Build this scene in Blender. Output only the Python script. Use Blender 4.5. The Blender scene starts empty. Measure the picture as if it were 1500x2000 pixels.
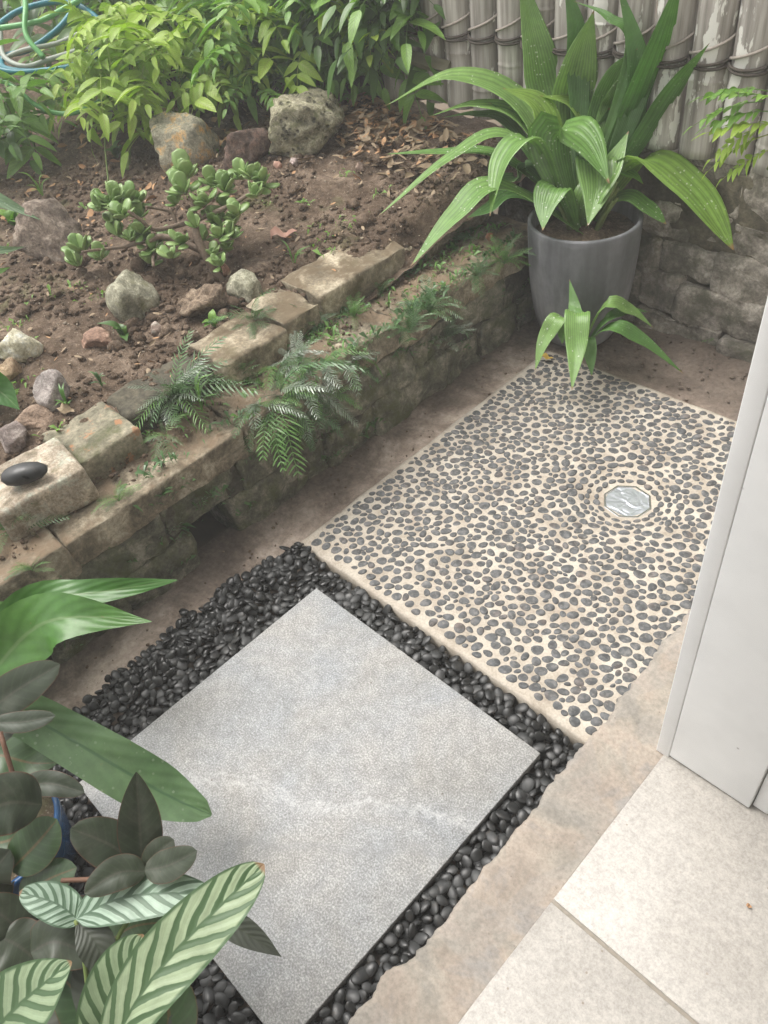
import bpy, math, random
import numpy as np
from mathutils import Vector, Matrix, noise as mnoise
R = random.Random(7)
VEIL = 0.025
sc = bpy.context.scene
COL = sc.collection

# ------------------------------------------------------------------ camera
CP = np.array([0.992, -0.568, 1.286])
yaw, pitch, roll, FPX = math.radians(-51.431), math.radians(44.056), math.radians(9.749), 1519.8
_f = np.array([math.sin(yaw)*math.cos(pitch), math.cos(yaw)*math.cos(pitch), -math.sin(pitch)])
_r = np.array([math.cos(yaw), -math.sin(yaw), 0.0])
_d = np.cross(_f, _r)
_r, _d = math.cos(roll)*_r + math.sin(roll)*_d, -math.sin(roll)*_r + math.cos(roll)*_d
cd = bpy.data.cameras.new('camera'); cam = bpy.data.objects.new('camera', cd); COL.objects.link(cam)
cam.matrix_world = Matrix(((_r[0], -_d[0], -_f[0], CP[0]), (_r[1], -_d[1], -_f[1], CP[1]), (_r[2], -_d[2], -_f[2], CP[2]), (0, 0, 0, 1)))
cd.sensor_fit = 'VERTICAL'; cd.sensor_height = 36; cd.sensor_width = 27; cd.lens = FPX/2000*36
cd.clip_start = 0.02; cd.clip_end = 300
sc.camera = cam
# ------------------------------------------------------------------ sky and sun (overcast)
SUN_EL, SUN_AZ = math.radians(64), math.radians(-105)      # azimuth: clockwise from +Y
w = bpy.data.worlds.new('World'); sc.world = w; w.use_nodes = True
wn = w.node_tree.nodes; wl = w.node_tree.links
bg = wn['Background']; sky = wn.new('ShaderNodeTexSky'); sky.sky_type = 'NISHITA'; sky.sun_disc = False
sky.sun_elevation = SUN_EL; sky.sun_rotation = SUN_AZ; sky.air_density = 1.0; sky.dust_density = 4.0
hs = wn.new('ShaderNodeHueSaturation'); hs.inputs['Saturation'].default_value = 0.03
wl.new(sky.outputs[0], hs.inputs['Color']); wl.new(hs.outputs[0], bg.inputs['Color'])
bg.inputs['Strength'].default_value = 0.15
sl = bpy.data.lights.new('sun', 'SUN'); sun = bpy.data.objects.new('sun', sl); COL.objects.link(sun)
sl.energy = 1.25; sl.angle = math.radians(38); sl.color = (1.0, 0.93, 0.84)
sdir = Vector((math.sin(SUN_AZ)*math.cos(SUN_EL), math.cos(SUN_AZ)*math.cos(SUN_EL), math.sin(SUN_EL)))
sun.rotation_euler = sdir.to_track_quat('Z', 'Y').to_euler(); sun.location = sdir*20
vs = sc.view_settings; vs.view_transform = 'Standard'; vs.look = 'None'; vs.gamma = 1; vs.exposure = 1.08; vs.use_curve_mapping = False

sc.cycles.denoising_prefilter = 'NONE'
# ------------------------------------------------------------------ where things are (survey of the place: sight lines cut with level or upright planes)
def _ray(x, y): return (x-750)*_r + (y-1000)*_d + FPX*_f
def Z(x, y, z):
    D = _ray(x, y); return Vector(CP + D*((z-CP[2])/D[2]))
def V(x, y, v):
    D = _ray(x, y); return Vector(CP + D*((v-CP[1])/D[1]))
def U(x, y, u):
    D = _ray(x, y); return Vector(CP + D*((u-CP[0])/D[0]))
def D(x, y, t): return Vector(CP + _ray(x, y)*(t/FPX))
def depth(P): return float((np.array(P)-CP) @ _f)
def pix(P):
    q = np.array(P)-CP; z = q@_f
    return 750+FPX*(q@_r)/z, 1000+FPX*(q@_d)/z
def sm(a, b, x):
    t = min(1, max(0, (x-a)/(b-a))); return t*t*(3-2*t)
def nz(x, y, z=0.0): return mnoise.noise((x, y, z))
def fbm(x, y, z=0.0, o=4): return mnoise.fractal((x, y, z), 1.0, 2.0, o)
def soil_z(u, v):
    return 0.316 - 0.06*sm(-0.50, -0.43, u) + 0.05*sm(0.55, 1.1, -u) + 0.095*sm(0.35, 1.25, v) + 0.05*sm(1.3, 2.2, -u)
def soil_h(u, v):
    return soil_z(u, v) + 0.012*fbm(u*5, v*5) + 0.008*fbm(u*17+3, v*17) + 0.005*abs(fbm(u*45, v*45+7))
def S(x, y):
    z = 0.36
    for _ in range(12):
        P = Z(x, y, z); z = 0.5*z + 0.5*soil_z(P.x, P.y)
    return Z(x, y, z)

# ------------------------------------------------------------------ scene helpers
def mk(name, verts, faces, smooth=True, uv=None):
    m = bpy.data.meshes.new(name)
    m.from_pydata([tuple(p) for p in verts], [], [tuple(f) for f in faces])
    if smooth: m.polygons.foreach_set('use_smooth', [True]*len(m.polygons))
    if uv is not None:
        l = m.uv_layers.new(name='UVMap')
        idx = np.empty(len(m.loops), dtype=np.int32); m.loops.foreach_get('vertex_index', idx)
        l.data.foreach_set('uv', np.asarray(uv, dtype=np.float32)[idx].ravel())
    m.update(); return m
def put(name, mesh, mat=None, parent=None, loc=None, rot=None, scale=None, mw=None):
    if mat is not None and not mesh.materials: mesh.materials.append(mat)
    o = bpy.data.objects.new(name, mesh); COL.objects.link(o)
    if parent is not None: o.parent = parent
    if mw is not None: o.matrix_local = mw
    if loc is not None: o.location = loc
    if rot is not None: o.rotation_euler = rot
    if scale is not None: o.scale = scale
    return o
def thing(name, label, cat, loc=(0, 0, 0), group=None):
    o = bpy.data.objects.new(name, None); COL.objects.link(o); o.location = loc; o.empty_display_size = 0.05
    return tag(o, label, cat, group)
def tag(o, label, cat, group=None):
    o['label'] = label; o['category'] = cat
    if group: o['group'] = group
    return o
def struct(o): o['kind'] = 'structure'; return o
def stuff(o): o['kind'] = 'stuff'; return o
def shift(verts, loc): return [(p[0]-loc[0], p[1]-loc[1], p[2]-loc[2]) for p in verts]

# ------------------------------------------------------------------ material helpers
class MB:
    def __init__(s, name):
        s.m = bpy.data.materials.new(name); s.m.use_nodes = True
        s.n = s.m.node_tree.nodes; s.l = s.m.node_tree.links
        s.p = s.n['Principled BSDF']; s.out = s.n['Material Output']
        s.tc = s.n.new('ShaderNodeTexCoord'); s.geo = s.n.new('ShaderNodeNewGeometry')
        s.pos = s.geo.outputs['Position']; s.obj = s.tc.outputs['Object']; s.uv = s.tc.outputs['UV']
    def setv(s, sock, v):
        if hasattr(v, 'links') or isinstance(v, bpy.types.NodeSocket): s.l.new(v, sock)
        else:
            if isinstance(v, (tuple, list)) and len(v) == 3 and sock.type == 'RGBA': v = (*v, 1)
            sock.default_value = v
    def noise(s, scale, detail=4, co=None, rough=0.55, dist=0.0, col=False):
        t = s.n.new('ShaderNodeTexNoise'); s.l.new(co or s.pos, t.inputs['Vector'])
        t.inputs['Scale'].default_value = scale; t.inputs['Detail'].default_value = detail
        t.inputs['Roughness'].default_value = rough; t.inputs['Distortion'].default_value = dist
        return t.outputs['Color' if col else 'Fac']
    def vor(s, scale, co=None, feature='F1', out='Distance'):
        t = s.n.new('ShaderNodeTexVoronoi'); t.feature = feature; s.l.new(co or s.pos, t.inputs['Vector'])
        t.inputs['Scale'].default_value = scale; return t.outputs[out]
    def ramp(s, fac, stops, interp='LINEAR'):
        t = s.n.new('ShaderNodeValToRGB'); t.color_ramp.interpolation = interp; e = t.color_ramp.elements
        while len(e) < len(stops): e.new(0.5)
        for q, (p, c) in zip(e, stops):
            q.position = p; q.color = (*c, 1) if isinstance(c, (tuple, list)) else (c, c, c, 1)
        s.setv(t.inputs['Fac'], fac); return t.outputs['Color']
    def mix(s, a, b, fac, mode='MIX'):
        t = s.n.new('ShaderNodeMix'); t.data_type = 'RGBA'; t.blend_type = mode
        s.setv(t.inputs[0], fac)
        s.setv(t.inputs[6], a); s.setv(t.inputs[7], b); return t.outputs[2]
    def math(s, op, a, b=0.0, c=None):
        t = s.n.new('ShaderNodeMath'); t.operation = op; s.setv(t.inputs[0], a); s.setv(t.inputs[1], b)
        if c is not None: s.setv(t.inputs[2], c)
        return t.outputs[0]
    def sep(s, v):
        t = s.n.new('ShaderNodeSeparateXYZ'); s.l.new(v, t.inputs[0]); return t.outputs
    def scalev(s, v, sx, sy, sz):
        t = s.n.new('ShaderNodeVectorMath'); t.operation = 'MULTIPLY'; s.l.new(v, t.inputs[0]); t.inputs[1].default_value = (sx, sy, sz)
        return t.outputs[0]
    def bump(s, h, strength=0.4, dist=0.01, normal=None):
        t = s.n.new('ShaderNodeBump'); t.inputs['Strength'].default_value = strength; t.inputs['Distance'].default_value = dist
        s.setv(t.inputs['Height'], h)
        if normal is not None: s.l.new(normal, t.inputs['Normal'])
        return t.outputs[0]
    def rand(s):
        t = s.n.new('ShaderNodeObjectInfo'); return t.outputs['Random']
    def fin(s, col, rough=0.8, normal=None, spec=0.5, metal=0.0, transl=0.0, tcol=None):
        s.setv(s.p.inputs['Base Color'], col); s.setv(s.p.inputs['Roughness'], rough)
        s.p.inputs['Specular IOR Level'].default_value = spec; s.p.inputs['Metallic'].default_value = metal
        if normal is not None: s.l.new(normal, s.p.inputs['Normal'])
        if transl > 0:
            t = s.n.new('ShaderNodeBsdfTranslucent'); s.setv(t.inputs['Color'], tcol if tcol is not None else col)
            x = s.n.new('ShaderNodeMixShader'); x.inputs[0].default_value = transl
            s.l.new(s.p.outputs[0], x.inputs[1]); s.l.new(t.outputs[0], x.inputs[2]); s.l.new(x.outputs[0], s.out.inputs['Surface'])
        return s.m

def stone_mat(name, c0, c1, c2, scale=14, rough=0.9, bump=0.6, lichen=None, lich_amt=0.6, moss=None, moss_amt=0.55, pits=None, dirt=None):
    b = MB(name)
    n1 = b.noise(scale, 10, rough=0.72, dist=0.3); n2 = b.noise(scale*6, 6, rough=0.75)
    col = b.ramp(n1, [(0.37, c0), (0.5, c1), (0.62, c2)])
    col = b.mix(col, b.ramp(b.noise(scale*0.35, 5, rough=0.6), [(0.38, 0.6), (0.6, 1.15)]), 0.8, 'MULTIPLY')
    col = b.mix(col, b.ramp(n2, [(0.3, 0.35), (0.7, 1.5)]), 0.7, 'MULTIPLY')
    if lichen is not None:
        m = b.ramp(b.noise(scale*1.7, 7, co=b.scalev(b.pos, 1, 1.1, 0.9), rough=0.7), [(lich_amt, 0.0), (lich_amt+0.06, 1.0)])
        col = b.mix(col, lichen, b.math('MULTIPLY', m, 0.75))
    if moss is not None:
        m = b.ramp(b.noise(scale*0.8, 8, co=b.scalev(b.pos, 1.1, 1, 1.2), rough=0.7), [(moss_amt-0.08, 0.0), (moss_amt+0.08, 1.0)])
        col = b.mix(col, moss, b.math('MULTIPLY', m, 0.8))
    if dirt is not None:
        up = b.ramp(b.sep(b.geo.outputs['Normal'])[2], [(0.55, 0.0), (0.9, 1.0)])
        m = b.math('MULTIPLY', up, b.ramp(b.noise(9, 8, rough=0.7), [(0.44, 0.0), (0.56, 1.0)]))
        col = b.mix(col, dirt, b.math('MULTIPLY', m, 0.9))
    h = b.math('ADD', b.math('MULTIPLY', n1, 0.6), b.math('MULTIPLY', n2, 0.5))
    if pits is not None:
        p = b.ramp(b.vor(scale*1.7, co=b.pos), [(0.2, 1.0), (0.42, 0.0)])
        p = b.math('MULTIPLY', p, b.ramp(b.noise(scale*0.9, 3), [(0.45, 0.0), (0.58, 1.0)]))
        col = b.mix(col, pits, b.math('MULTIPLY', p, 0.85)); h = b.math('SUBTRACT', h, b.math('MULTIPLY', p, 0.6))
    return b.fin(col, rough, b.bump(h, bump, 0.012), 0.3)

# ------------------------------------------------------------------ mesh helpers
def grid(nx, ny, fn):
    v = [fn(i/nx, j/ny) for j in range(ny+1) for i in range(nx+1)]
    f = [(j*(nx+1)+i, j*(nx+1)+i+1, (j+1)*(nx+1)+i+1, (j+1)*(nx+1)+i) for j in range(ny) for i in range(nx)]
    return v, f
def boxmesh(a, b, bev=0.0):
    (x0, y0, z0), (x1, y1, z1) = a, b
    if bev <= 0:
        v = [(x, y, z) for z in (z0, z1) for y in (y0, y1) for x in (x0, x1)]
        return v, [(0, 2, 3, 1), (4, 5, 7, 6), (0, 1, 5, 4), (2, 6, 7, 3), (0, 4, 6, 2), (1, 3, 7, 5)]
    c = ((x0+x1)/2, (y0+y1)/2, (z0+z1)/2); return roundbox(x1-x0, y1-y0, z1-z0, bev, 1, 0, c=c, cells=(1, 1, 1))
def roundbox(lx, ly, lz, r, seed, amp, c=(0, 0, 0), step=0.03, freq=9.0, cells=None, amp2=0.0):
    """box with rounded edges and a noise-worn surface, closed"""
    def axis(L, n):
        h = L/2; k = [-h, -h+r*0.35, -h+r]; m = max(1, n)
        k += [-h+r+(L-2*r)*i/m for i in range(1, m)]
        return k+[h-r, h-r*0.35, h]
    n = cells or tuple(max(1, int(L/step)) for L in (lx, ly, lz))
    A = [axis(L, q) for L, q in zip((lx, ly, lz), n)]; H = (lx/2, ly/2, lz/2)
    vid = {}; verts = []; faces = []
    def vert(p):
        k = (round(p[0], 6), round(p[1], 6), round(p[2], 6))
        if k in vid: return vid[k]
        q = [max(-H[i]+r, min(H[i]-r, p[i])) for i in range(3)]; d = Vector([p[i]-q[i] for i in range(3)])
        if d.length > 1e-9: d = d.normalized()
        P = Vector(q)+d*r
        if amp or amp2:
            s = seed*7.31
            P += d*(amp*mnoise.fractal((P.x*freq+s, P.y*freq, P.z*freq), 1.0, 2.0, 4) + amp2*mnoise.noise((P.x*freq*.3+s, P.y*freq*.3, P.z*freq*.3+s)))
        vid[k] = len(verts); verts.append((P.x+c[0], P.y+c[1], P.z+c[2])); return vid[k]
    for ax in range(3):
        o1, o2 = (ax+1) % 3, (ax+2) % 3
        for sgn in (-1, 1):
            for i in range(len(A[o1])-1):
                for j in range(len(A[o2])-1):
                    q = []
                    for (di, dj) in ((0, 0), (1, 0), (1, 1), (0, 1)):
                        p = [0, 0, 0]; p[ax] = sgn*H[ax]; p[o1] = A[o1][i+di]; p[o2] = A[o2][j+dj]; q.append(vert(p))
                    faces.append(q if sgn > 0 else q[::-1])
    return verts, faces
import bmesh
def ico(sub):
    bm = bmesh.new(); bmesh.ops.create_icosphere(bm, subdivisions=sub, radius=1)
    v = [q.co.copy() for q in bm.verts]; f = [[x.index for x in q.verts] for q in bm.faces]; bm.free(); return v, f
ICO = {k: ico(k) for k in (1, 2, 3, 4)}
def rock(seed, dims, planes=9, rough=0.08, sub=4, freq=2.2, soft=14):
    rr = random.Random(seed); V0, F0 = ICO[sub]; P = []
    for _ in range(planes):
        d = Vector((rr.gauss(0, 1), rr.gauss(0, 1), rr.gauss(0, 1))).normalized(); P.append((d, rr.uniform(0.40, 0.80)))
    out = []; raw = []
    for n in V0:
        acc = 1.0
        for d, k in P:
            c = n.dot(d)
            if c > 0.05: acc += (c/k)**soft
        r = 1.08*acc**(-1/soft)
        r *= 1.06+rough*mnoise.fractal((n.x*freq+seed, n.y*freq, n.z*freq), 0.8, 2.1, 6)+0.03*mnoise.noise((n.x*9+seed, n.y*9, n.z*9))
        raw.append((n.x*r, n.y*r, n.z*r))
    lo = [min(q[i] for q in raw) for i in range(3)]; hi = [max(q[i] for q in raw) for i in range(3)]
    return [tuple((q[i]-(lo[i]+hi[i])/2)*2/(hi[i]-lo[i])*dims[i] for i in range(3)) for q in raw], F0
def tube(pts, rad, seg=7, cap=True):
    pts = [Vector(p) for p in pts]; n = len(pts); rad = rad if isinstance(rad, (list, tuple)) else [rad]*n
    v = []; f = []; up = Vector((0, 0, 1)); prev = None
    for i, p in enumerate(pts):
        t = (pts[min(i+1, n-1)]-pts[max(i-1, 0)]).normalized()
        a = prev if prev is not None else (up.cross(t) if abs(t.z) < 0.95 else Vector((1, 0, 0)).cross(t))
        a = (a-t*a.dot(t)).normalized(); prev = a; b = t.cross(a)
        for k in range(seg):
            th = 2*math.pi*k/seg; v.append(p+(a*math.cos(th)+b*math.sin(th))*rad[i])
    for i in range(n-1):
        for k in range(seg):
            q = (k+1) % seg; f.append((i*seg+k, i*seg+q, (i+1)*seg+q, (i+1)*seg+k))
    if cap: f.append(tuple(range(seg))[::-1]); f.append(tuple((n-1)*seg+k for k in range(seg)))
    return v, f
def spline(pts, n):
    pts = [Vector(p) for p in pts]; P = [2*pts[0]-pts[1]]+pts+[2*pts[-1]-pts[-2]]; out = []; k = len(pts)-1
    for i in range(n+1):
        s = k*i/n; j = min(int(s), k-1); t = s-j; a, b, c, d = P[j:j+4]
        out.append(0.5*((2*b)+(c-a)*t+(2*a-5*b+4*c-d)*t*t+(3*b-a-3*c+d)*t**3))
    return out
def lathe(prof, seg=48):
    v = []; f = []
    for (r, z) in prof:
        for k in range(seg):
            t = 2*math.pi*k/seg; v.append((r*math.cos(t), r*math.sin(t), z))
    for i in range(len(prof)-1):
        for k in range(seg):
            q = (k+1) % seg; f.append((i*seg+k, i*seg+q, (i+1)*seg+q, (i+1)*seg+k))
    return v, f
def cat(*parts):
    V_, F_ = [], []
    for v, f in parts:
        o = len(V_); V_ += list(v); F_ += [tuple(i+o for i in q) for q in f]
    return V_, F_
def blade(path, width, prof, nrm, m=6, fold=0.0, cup=0.0, pleat=0, pdepth=0.0, wave=0.0, wfreq=3.0, seed=0, twist=0.0, side=None):
    """leaf sheet along a path of points; prof(t) is the half-width profile; returns verts, faces, uv"""
    n = len(path)-1; v = []; f = []; uv = []; nrm = Vector(nrm).normalized()
    for i, p in enumerate(path):
        t = i/n; T = (path[min(i+1, n)]-path[max(i-1, 0)]).normalized()
        s = T.cross(nrm) if side is None else side-T*side.dot(T)
        if s.length < 1e-4: s = Vector((1, 0, 0))
        s.normalize(); N = s.cross(T).normalized()
        if twist:
            a = twist*t; s, N = s*math.cos(a)+N*math.sin(a), N*math.cos(a)-s*math.sin(a)
        hw = width*0.5*prof(t)
        for j in range(m+1):
            x = -1+2*j/m
            off = fold*abs(x)*hw - cup*x*x*hw
            if pleat: off += pdepth*hw*(0.5 if (j % 2) else -0.5)
            off += wave*hw*abs(x)*math.sin(wfreq*6.283*t+seed+(1.3 if x > 0 else 0))
            q = p+s*(x*hw)+N*off
            v.append(q); uv.append(((x+1)/2, t))
    for i in range(n):
        for j in range(m):
            a = i*(m+1)+j; f.append((a, a+1, a+m+2, a+m+1))
    return v, f, uv
def lance(t): return max(0.015, math.sin(math.pi*min(1, t**0.85))**1.05) if t < 1 else 0.015
def ovate(t): return max(0.03, math.sin(math.pi*t**0.7)**0.75) if t < 1 else 0.03
def strap(t): return max(0.04, min(1, 0.35+t*2.2)*(1-max(0, (t-0.6)/0.4)**2.2)) if t < 1 else 0.04
def blunt(t): return max(0.05, min(1, 0.72+t*0.5)*math.sqrt(max(0, 1-max(0, (t-0.62)/0.38)**2.4))*(1-0.25*sm(0.7, 0.95, t))) if t < 1 else 0.05
def elliptic(t): return max(0.03, math.sqrt(max(0, 1-(2*t-1)**2))**1.1*(1.06-0.12*t))

# ================================================================== MATERIALS
def leaf_mat(name, c0, c1, rib=None, rough=0.42, transl=0.25, kind='plain', vein=0.25, spots=0.0, spec=0.5):
    b = MB(name); ux, uy, _ = b.sep(b.uv)
    x = b.math('ABSOLUTE', b.math('SUBTRACT', b.math('MULTIPLY', ux, 2.0), 1.0))
    n = b.noise(9, 4, rough=0.6); rnd = b.rand()
    f = b.math('ADD', b.math('MULTIPLY', n, 0.55), b.math('MULTIPLY', rnd, 0.5))
    col = b.ramp(f, [(0.25, c0), (0.8, c1)])
    col = b.mix(col, b.ramp(b.noise(34, 4, rough=0.65), [(0.35, 0.82), (0.65, 1.14)]), 0.8, 'MULTIPLY')
    h = b.math('MULTIPLY', n, 0.2)
    if kind == 'pinnate':
        sv = b.math('SINE', b.math('MULTIPLY', b.math('SUBTRACT', uy, b.math('MULTIPLY', x, 0.22)), 60.0))
        h = b.math('MULTIPLY', sv, 0.5); col = b.mix(col, b.ramp(sv, [(0.0, 0.85), (1.0, 1.15)]), vein, 'MULTIPLY')
    if kind == 'pleat':
        sv = b.math('SINE', b.math('MULTIPLY', ux, 2*math.pi*13)); h = b.math('MULTIPLY', sv, 0.5)
        col = b.mix(col, b.ramp(b.math('ADD', b.math('MULTIPLY', sv, 0.5), 0.5), [(0.0, 0.62), (1.0, 1.25)]), 0.6, 'MULTIPLY')
    if kind == 'calathea':
        s = b.math('SUBTRACT', b.math('MULTIPLY', uy, 7.5), b.math('MULTIPLY', x, 1.75))
        s = b.math('ADD', s, b.math('MULTIPLY', b.math('GREATER_THAN', ux, 0.5), 0.47))
        s = b.math('ADD', s, b.math('MULTIPLY', b.noise(22, 3), 0.55))
        s = b.math('ADD', s, b.math('MULTIPLY', b.noise(90, 2), 0.10))
        fr = b.math('FRACT', s); tri = b.math('ABSOLUTE', b.math('SUBTRACT', fr, 0.5))
        wd = b.math('SUBTRACT', 0.29, b.math('MULTIPLY', x, 0.13))
        dk = b.ramp(b.math('SUBTRACT', wd, tri), [(0.0, 0.0), (0.05, 1.0)])
        edge = b.ramp(x, [(0.86, 0.0), (0.93, 1.0)]); mid = b.ramp(x, [(0.03, 1.0), (0.07, 0.0)])
        fine = b.ramp(b.math('SINE', b.math('MULTIPLY', s, 40.0)), [(0.0, 0.94), (1.0, 1.04)])
        col = b.mix(col, fine, 0.6, 'MULTIPLY')
        m2 = b.math('MAXIMUM', b.math('MAXIMUM', dk, edge), mid)
        col = b.mix(col, rib, m2); h = b.math('MULTIPLY', b.math('SINE', b.math('MULTIPLY', s, 12.0)), 0.25)
    elif rib is not None:
        mid = b.ramp(x, [(0.0, 1.0), (0.035, 0.9), (0.075, 0.0)]); col = b.mix(col, rib, b.math('MULTIPLY', mid, 0.8))
    if kind == 'redrim':
        col = b.mix(col, (0.16, 0.045, 0.03), b.ramp(x, [(0.94, 0.0), (0.99, 0.45)]))
        sv = b.math('SINE', b.math('MULTIPLY', b.math('SUBTRACT', uy, b.math('MULTIPLY', x, 0.2)), 60.0)); h = b.math('MULTIPLY', sv, 0.05); col = b.mix(col, b.ramp(sv, [(0.55, 1.0), (1.0, 1.35)]), 0.6, 'MULTIPLY')
        col = b.mix(col, (0.13, 0.125, 0.105), b.ramp(b.noise(26, 6, rough=0.7), [(0.50, 0.0), (0.8, 0.4)]))
    bl = b.ramp(b.noise(55, 4, rough=0.7), [(0.70, 0.0), (0.76, 0.6)]); col = b.mix(col, (0.20, 0.14, 0.06), bl)
    if kind in ('pleat', 'calathea'):
        tip = b.ramp(b.math('ADD', uy, b.math('MULTIPLY', b.math('SUBTRACT', b.noise(45, 3), 0.5), 0.06)), [(0.965, 0.0), (0.985, 0.9)])
        col = b.mix(col, (0.26, 0.14, 0.07), tip)
    if spots > 0:
        sp = b.math('MULTIPLY', b.ramp(b.vor(85), [(0.14, 1.0), (0.22, 0.0)]), b.ramp(b.noise(16, 3), [(0.46, 0.0), (0.56, 1.0)]))
        big = b.ramp(b.noise(42, 6, rough=0.75), [(0.655, 0.0), (0.69, 1.0)])
        col = b.mix(col, (0.62, 0.66, 0.58), b.math('MULTIPLY', b.math('MAXIMUM', sp, big), spots))
    return b.fin(col, rough, b.bump(h, 0.25, 0.002), spec, transl=transl, tcol=b.mix(col, (1.05, 1.25, 0.5), 1.0, 'MULTIPLY'))

M = {}
M['leaf_fresh'] = leaf_mat('yellow_green_leaf', (0.24, 0.38, 0.045), (0.40, 0.54, 0.09), (0.32, 0.36, 0.1), 0.45, 0.35, 'pinnate', 0.5)
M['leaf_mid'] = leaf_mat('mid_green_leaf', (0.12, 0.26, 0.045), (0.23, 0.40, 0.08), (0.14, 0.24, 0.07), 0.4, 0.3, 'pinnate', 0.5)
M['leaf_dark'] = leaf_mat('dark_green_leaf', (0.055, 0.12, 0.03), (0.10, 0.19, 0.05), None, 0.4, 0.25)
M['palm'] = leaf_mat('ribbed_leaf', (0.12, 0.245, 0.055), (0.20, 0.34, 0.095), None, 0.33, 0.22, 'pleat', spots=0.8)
M['palm_dark'] = leaf_mat('ribbed_leaf_shaded', (0.07, 0.175, 0.038), (0.12, 0.24, 0.06), None, 0.4, 0.22, 'pleat', spots=0.2)  # darker copy of the ribbed leaf, shade put into its colour
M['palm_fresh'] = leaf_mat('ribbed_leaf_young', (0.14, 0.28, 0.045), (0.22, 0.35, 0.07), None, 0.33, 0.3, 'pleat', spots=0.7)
M['nest'] = leaf_mat('nest_fern_leaf', (0.06, 0.17, 0.035), (0.11, 0.24, 0.05), (0.16, 0.26, 0.10), 0.33, 0.25, 'pinnate', 0.22)
M['strapleaf'] = leaf_mat('dull_strap_leaf', (0.08, 0.155, 0.065), (0.15, 0.23, 0.11), (0.05, 0.11, 0.05), 0.42, 0.15, 'pinnate', 0.22, spots=0.15)
M['rubber'] = leaf_mat('burgundy_leaf', (0.025, 0.036, 0.020), (0.042, 0.053, 0.033), (0.06, 0.06, 0.045), 0.42, 0.03, 'redrim', spec=0.35)
M['rubber_green'] = leaf_mat('deep_green_leaf', (0.035, 0.07, 0.028), (0.055, 0.10, 0.04), (0.14, 0.09, 0.04), 0.35, 0.1, 'redrim')
M['calathea'] = leaf_mat('striped_leaf', (0.29, 0.38, 0.235), (0.36, 0.44, 0.28), (0.075, 0.135, 0.06), 0.45, 0.15, 'calathea')
M['calathea_pale'] = leaf_mat('striped_leaf_silver', (0.30, 0.41, 0.32), (0.36, 0.47, 0.37), (0.09, 0.155, 0.095), 0.45, 0.12, 'calathea')
M['calathea_under'] = leaf_mat('grey_purple_underside', (0.05, 0.06, 0.045), (0.09, 0.095, 0.075), (0.05, 0.06, 0.04), 0.5, 0.1, 'pinnate', 0.4)
M['fern'] = leaf_mat('fern_leaf', (0.05, 0.12, 0.04), (0.10, 0.19, 0.065), None, 0.36, 0.15, spec=0.6)
M['fern_sheen'] = leaf_mat('fern_leaf_painted_sheen', (0.13, 0.18, 0.12), (0.28, 0.33, 0.25), None, 0.24, 0.1, spec=1.0)  # reflected sheen of the fronds painted into the pale base colour
M['fern_fresh'] = leaf_mat('fern_leaf_fresh', (0.10, 0.22, 0.05), (0.16, 0.30, 0.08), None, 0.4, 0.25)
M['jade'] = leaf_mat('fleshy_leaf', (0.14, 0.24, 0.065), (0.26, 0.37, 0.13), None, 0.35, 0.08, spec=0.5)
def plain(name, c0, c1, scale, rough=0.7, bump=0.3, spec=0.4, metal=0.0, det=5, co=None, dist=0.005):
    b = MB(name); n = b.noise(scale, det, rough=0.65)
    return b.fin(b.ramp(n, [(0.3, c0), (0.7, c1)]), rough, b.bump(n, bump, dist), spec, metal)
M['stem'] = plain('green_stem', (0.10, 0.16, 0.04), (0.18, 0.22, 0.07), 40)
M['twig'] = plain('tan_twig', (0.22, 0.16, 0.10), (0.34, 0.26, 0.17), 50)
M['redstem'] = plain('reddish_stem', (0.11, 0.055, 0.035), (0.17, 0.09, 0.055), 40)
M['jadebark'] = plain('jade_bark', (0.12, 0.085, 0.06), (0.26, 0.195, 0.145), 90, bump=.8)
M['dryleaf'] = plain('dry_leaf', (0.30, 0.15, 0.07), (0.50, 0.32, 0.18), 30, 0.85)
M['dryleafpink'] = plain('pink_dry_leaf', (0.38, 0.2, 0.15), (0.5, 0.32, 0.25), 30, 0.85)
M['yellowleaf'] = plain('yellow_leaf', (0.45, 0.30, 0.05), (0.6, 0.42, 0.1), 30, 0.7)

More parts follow.
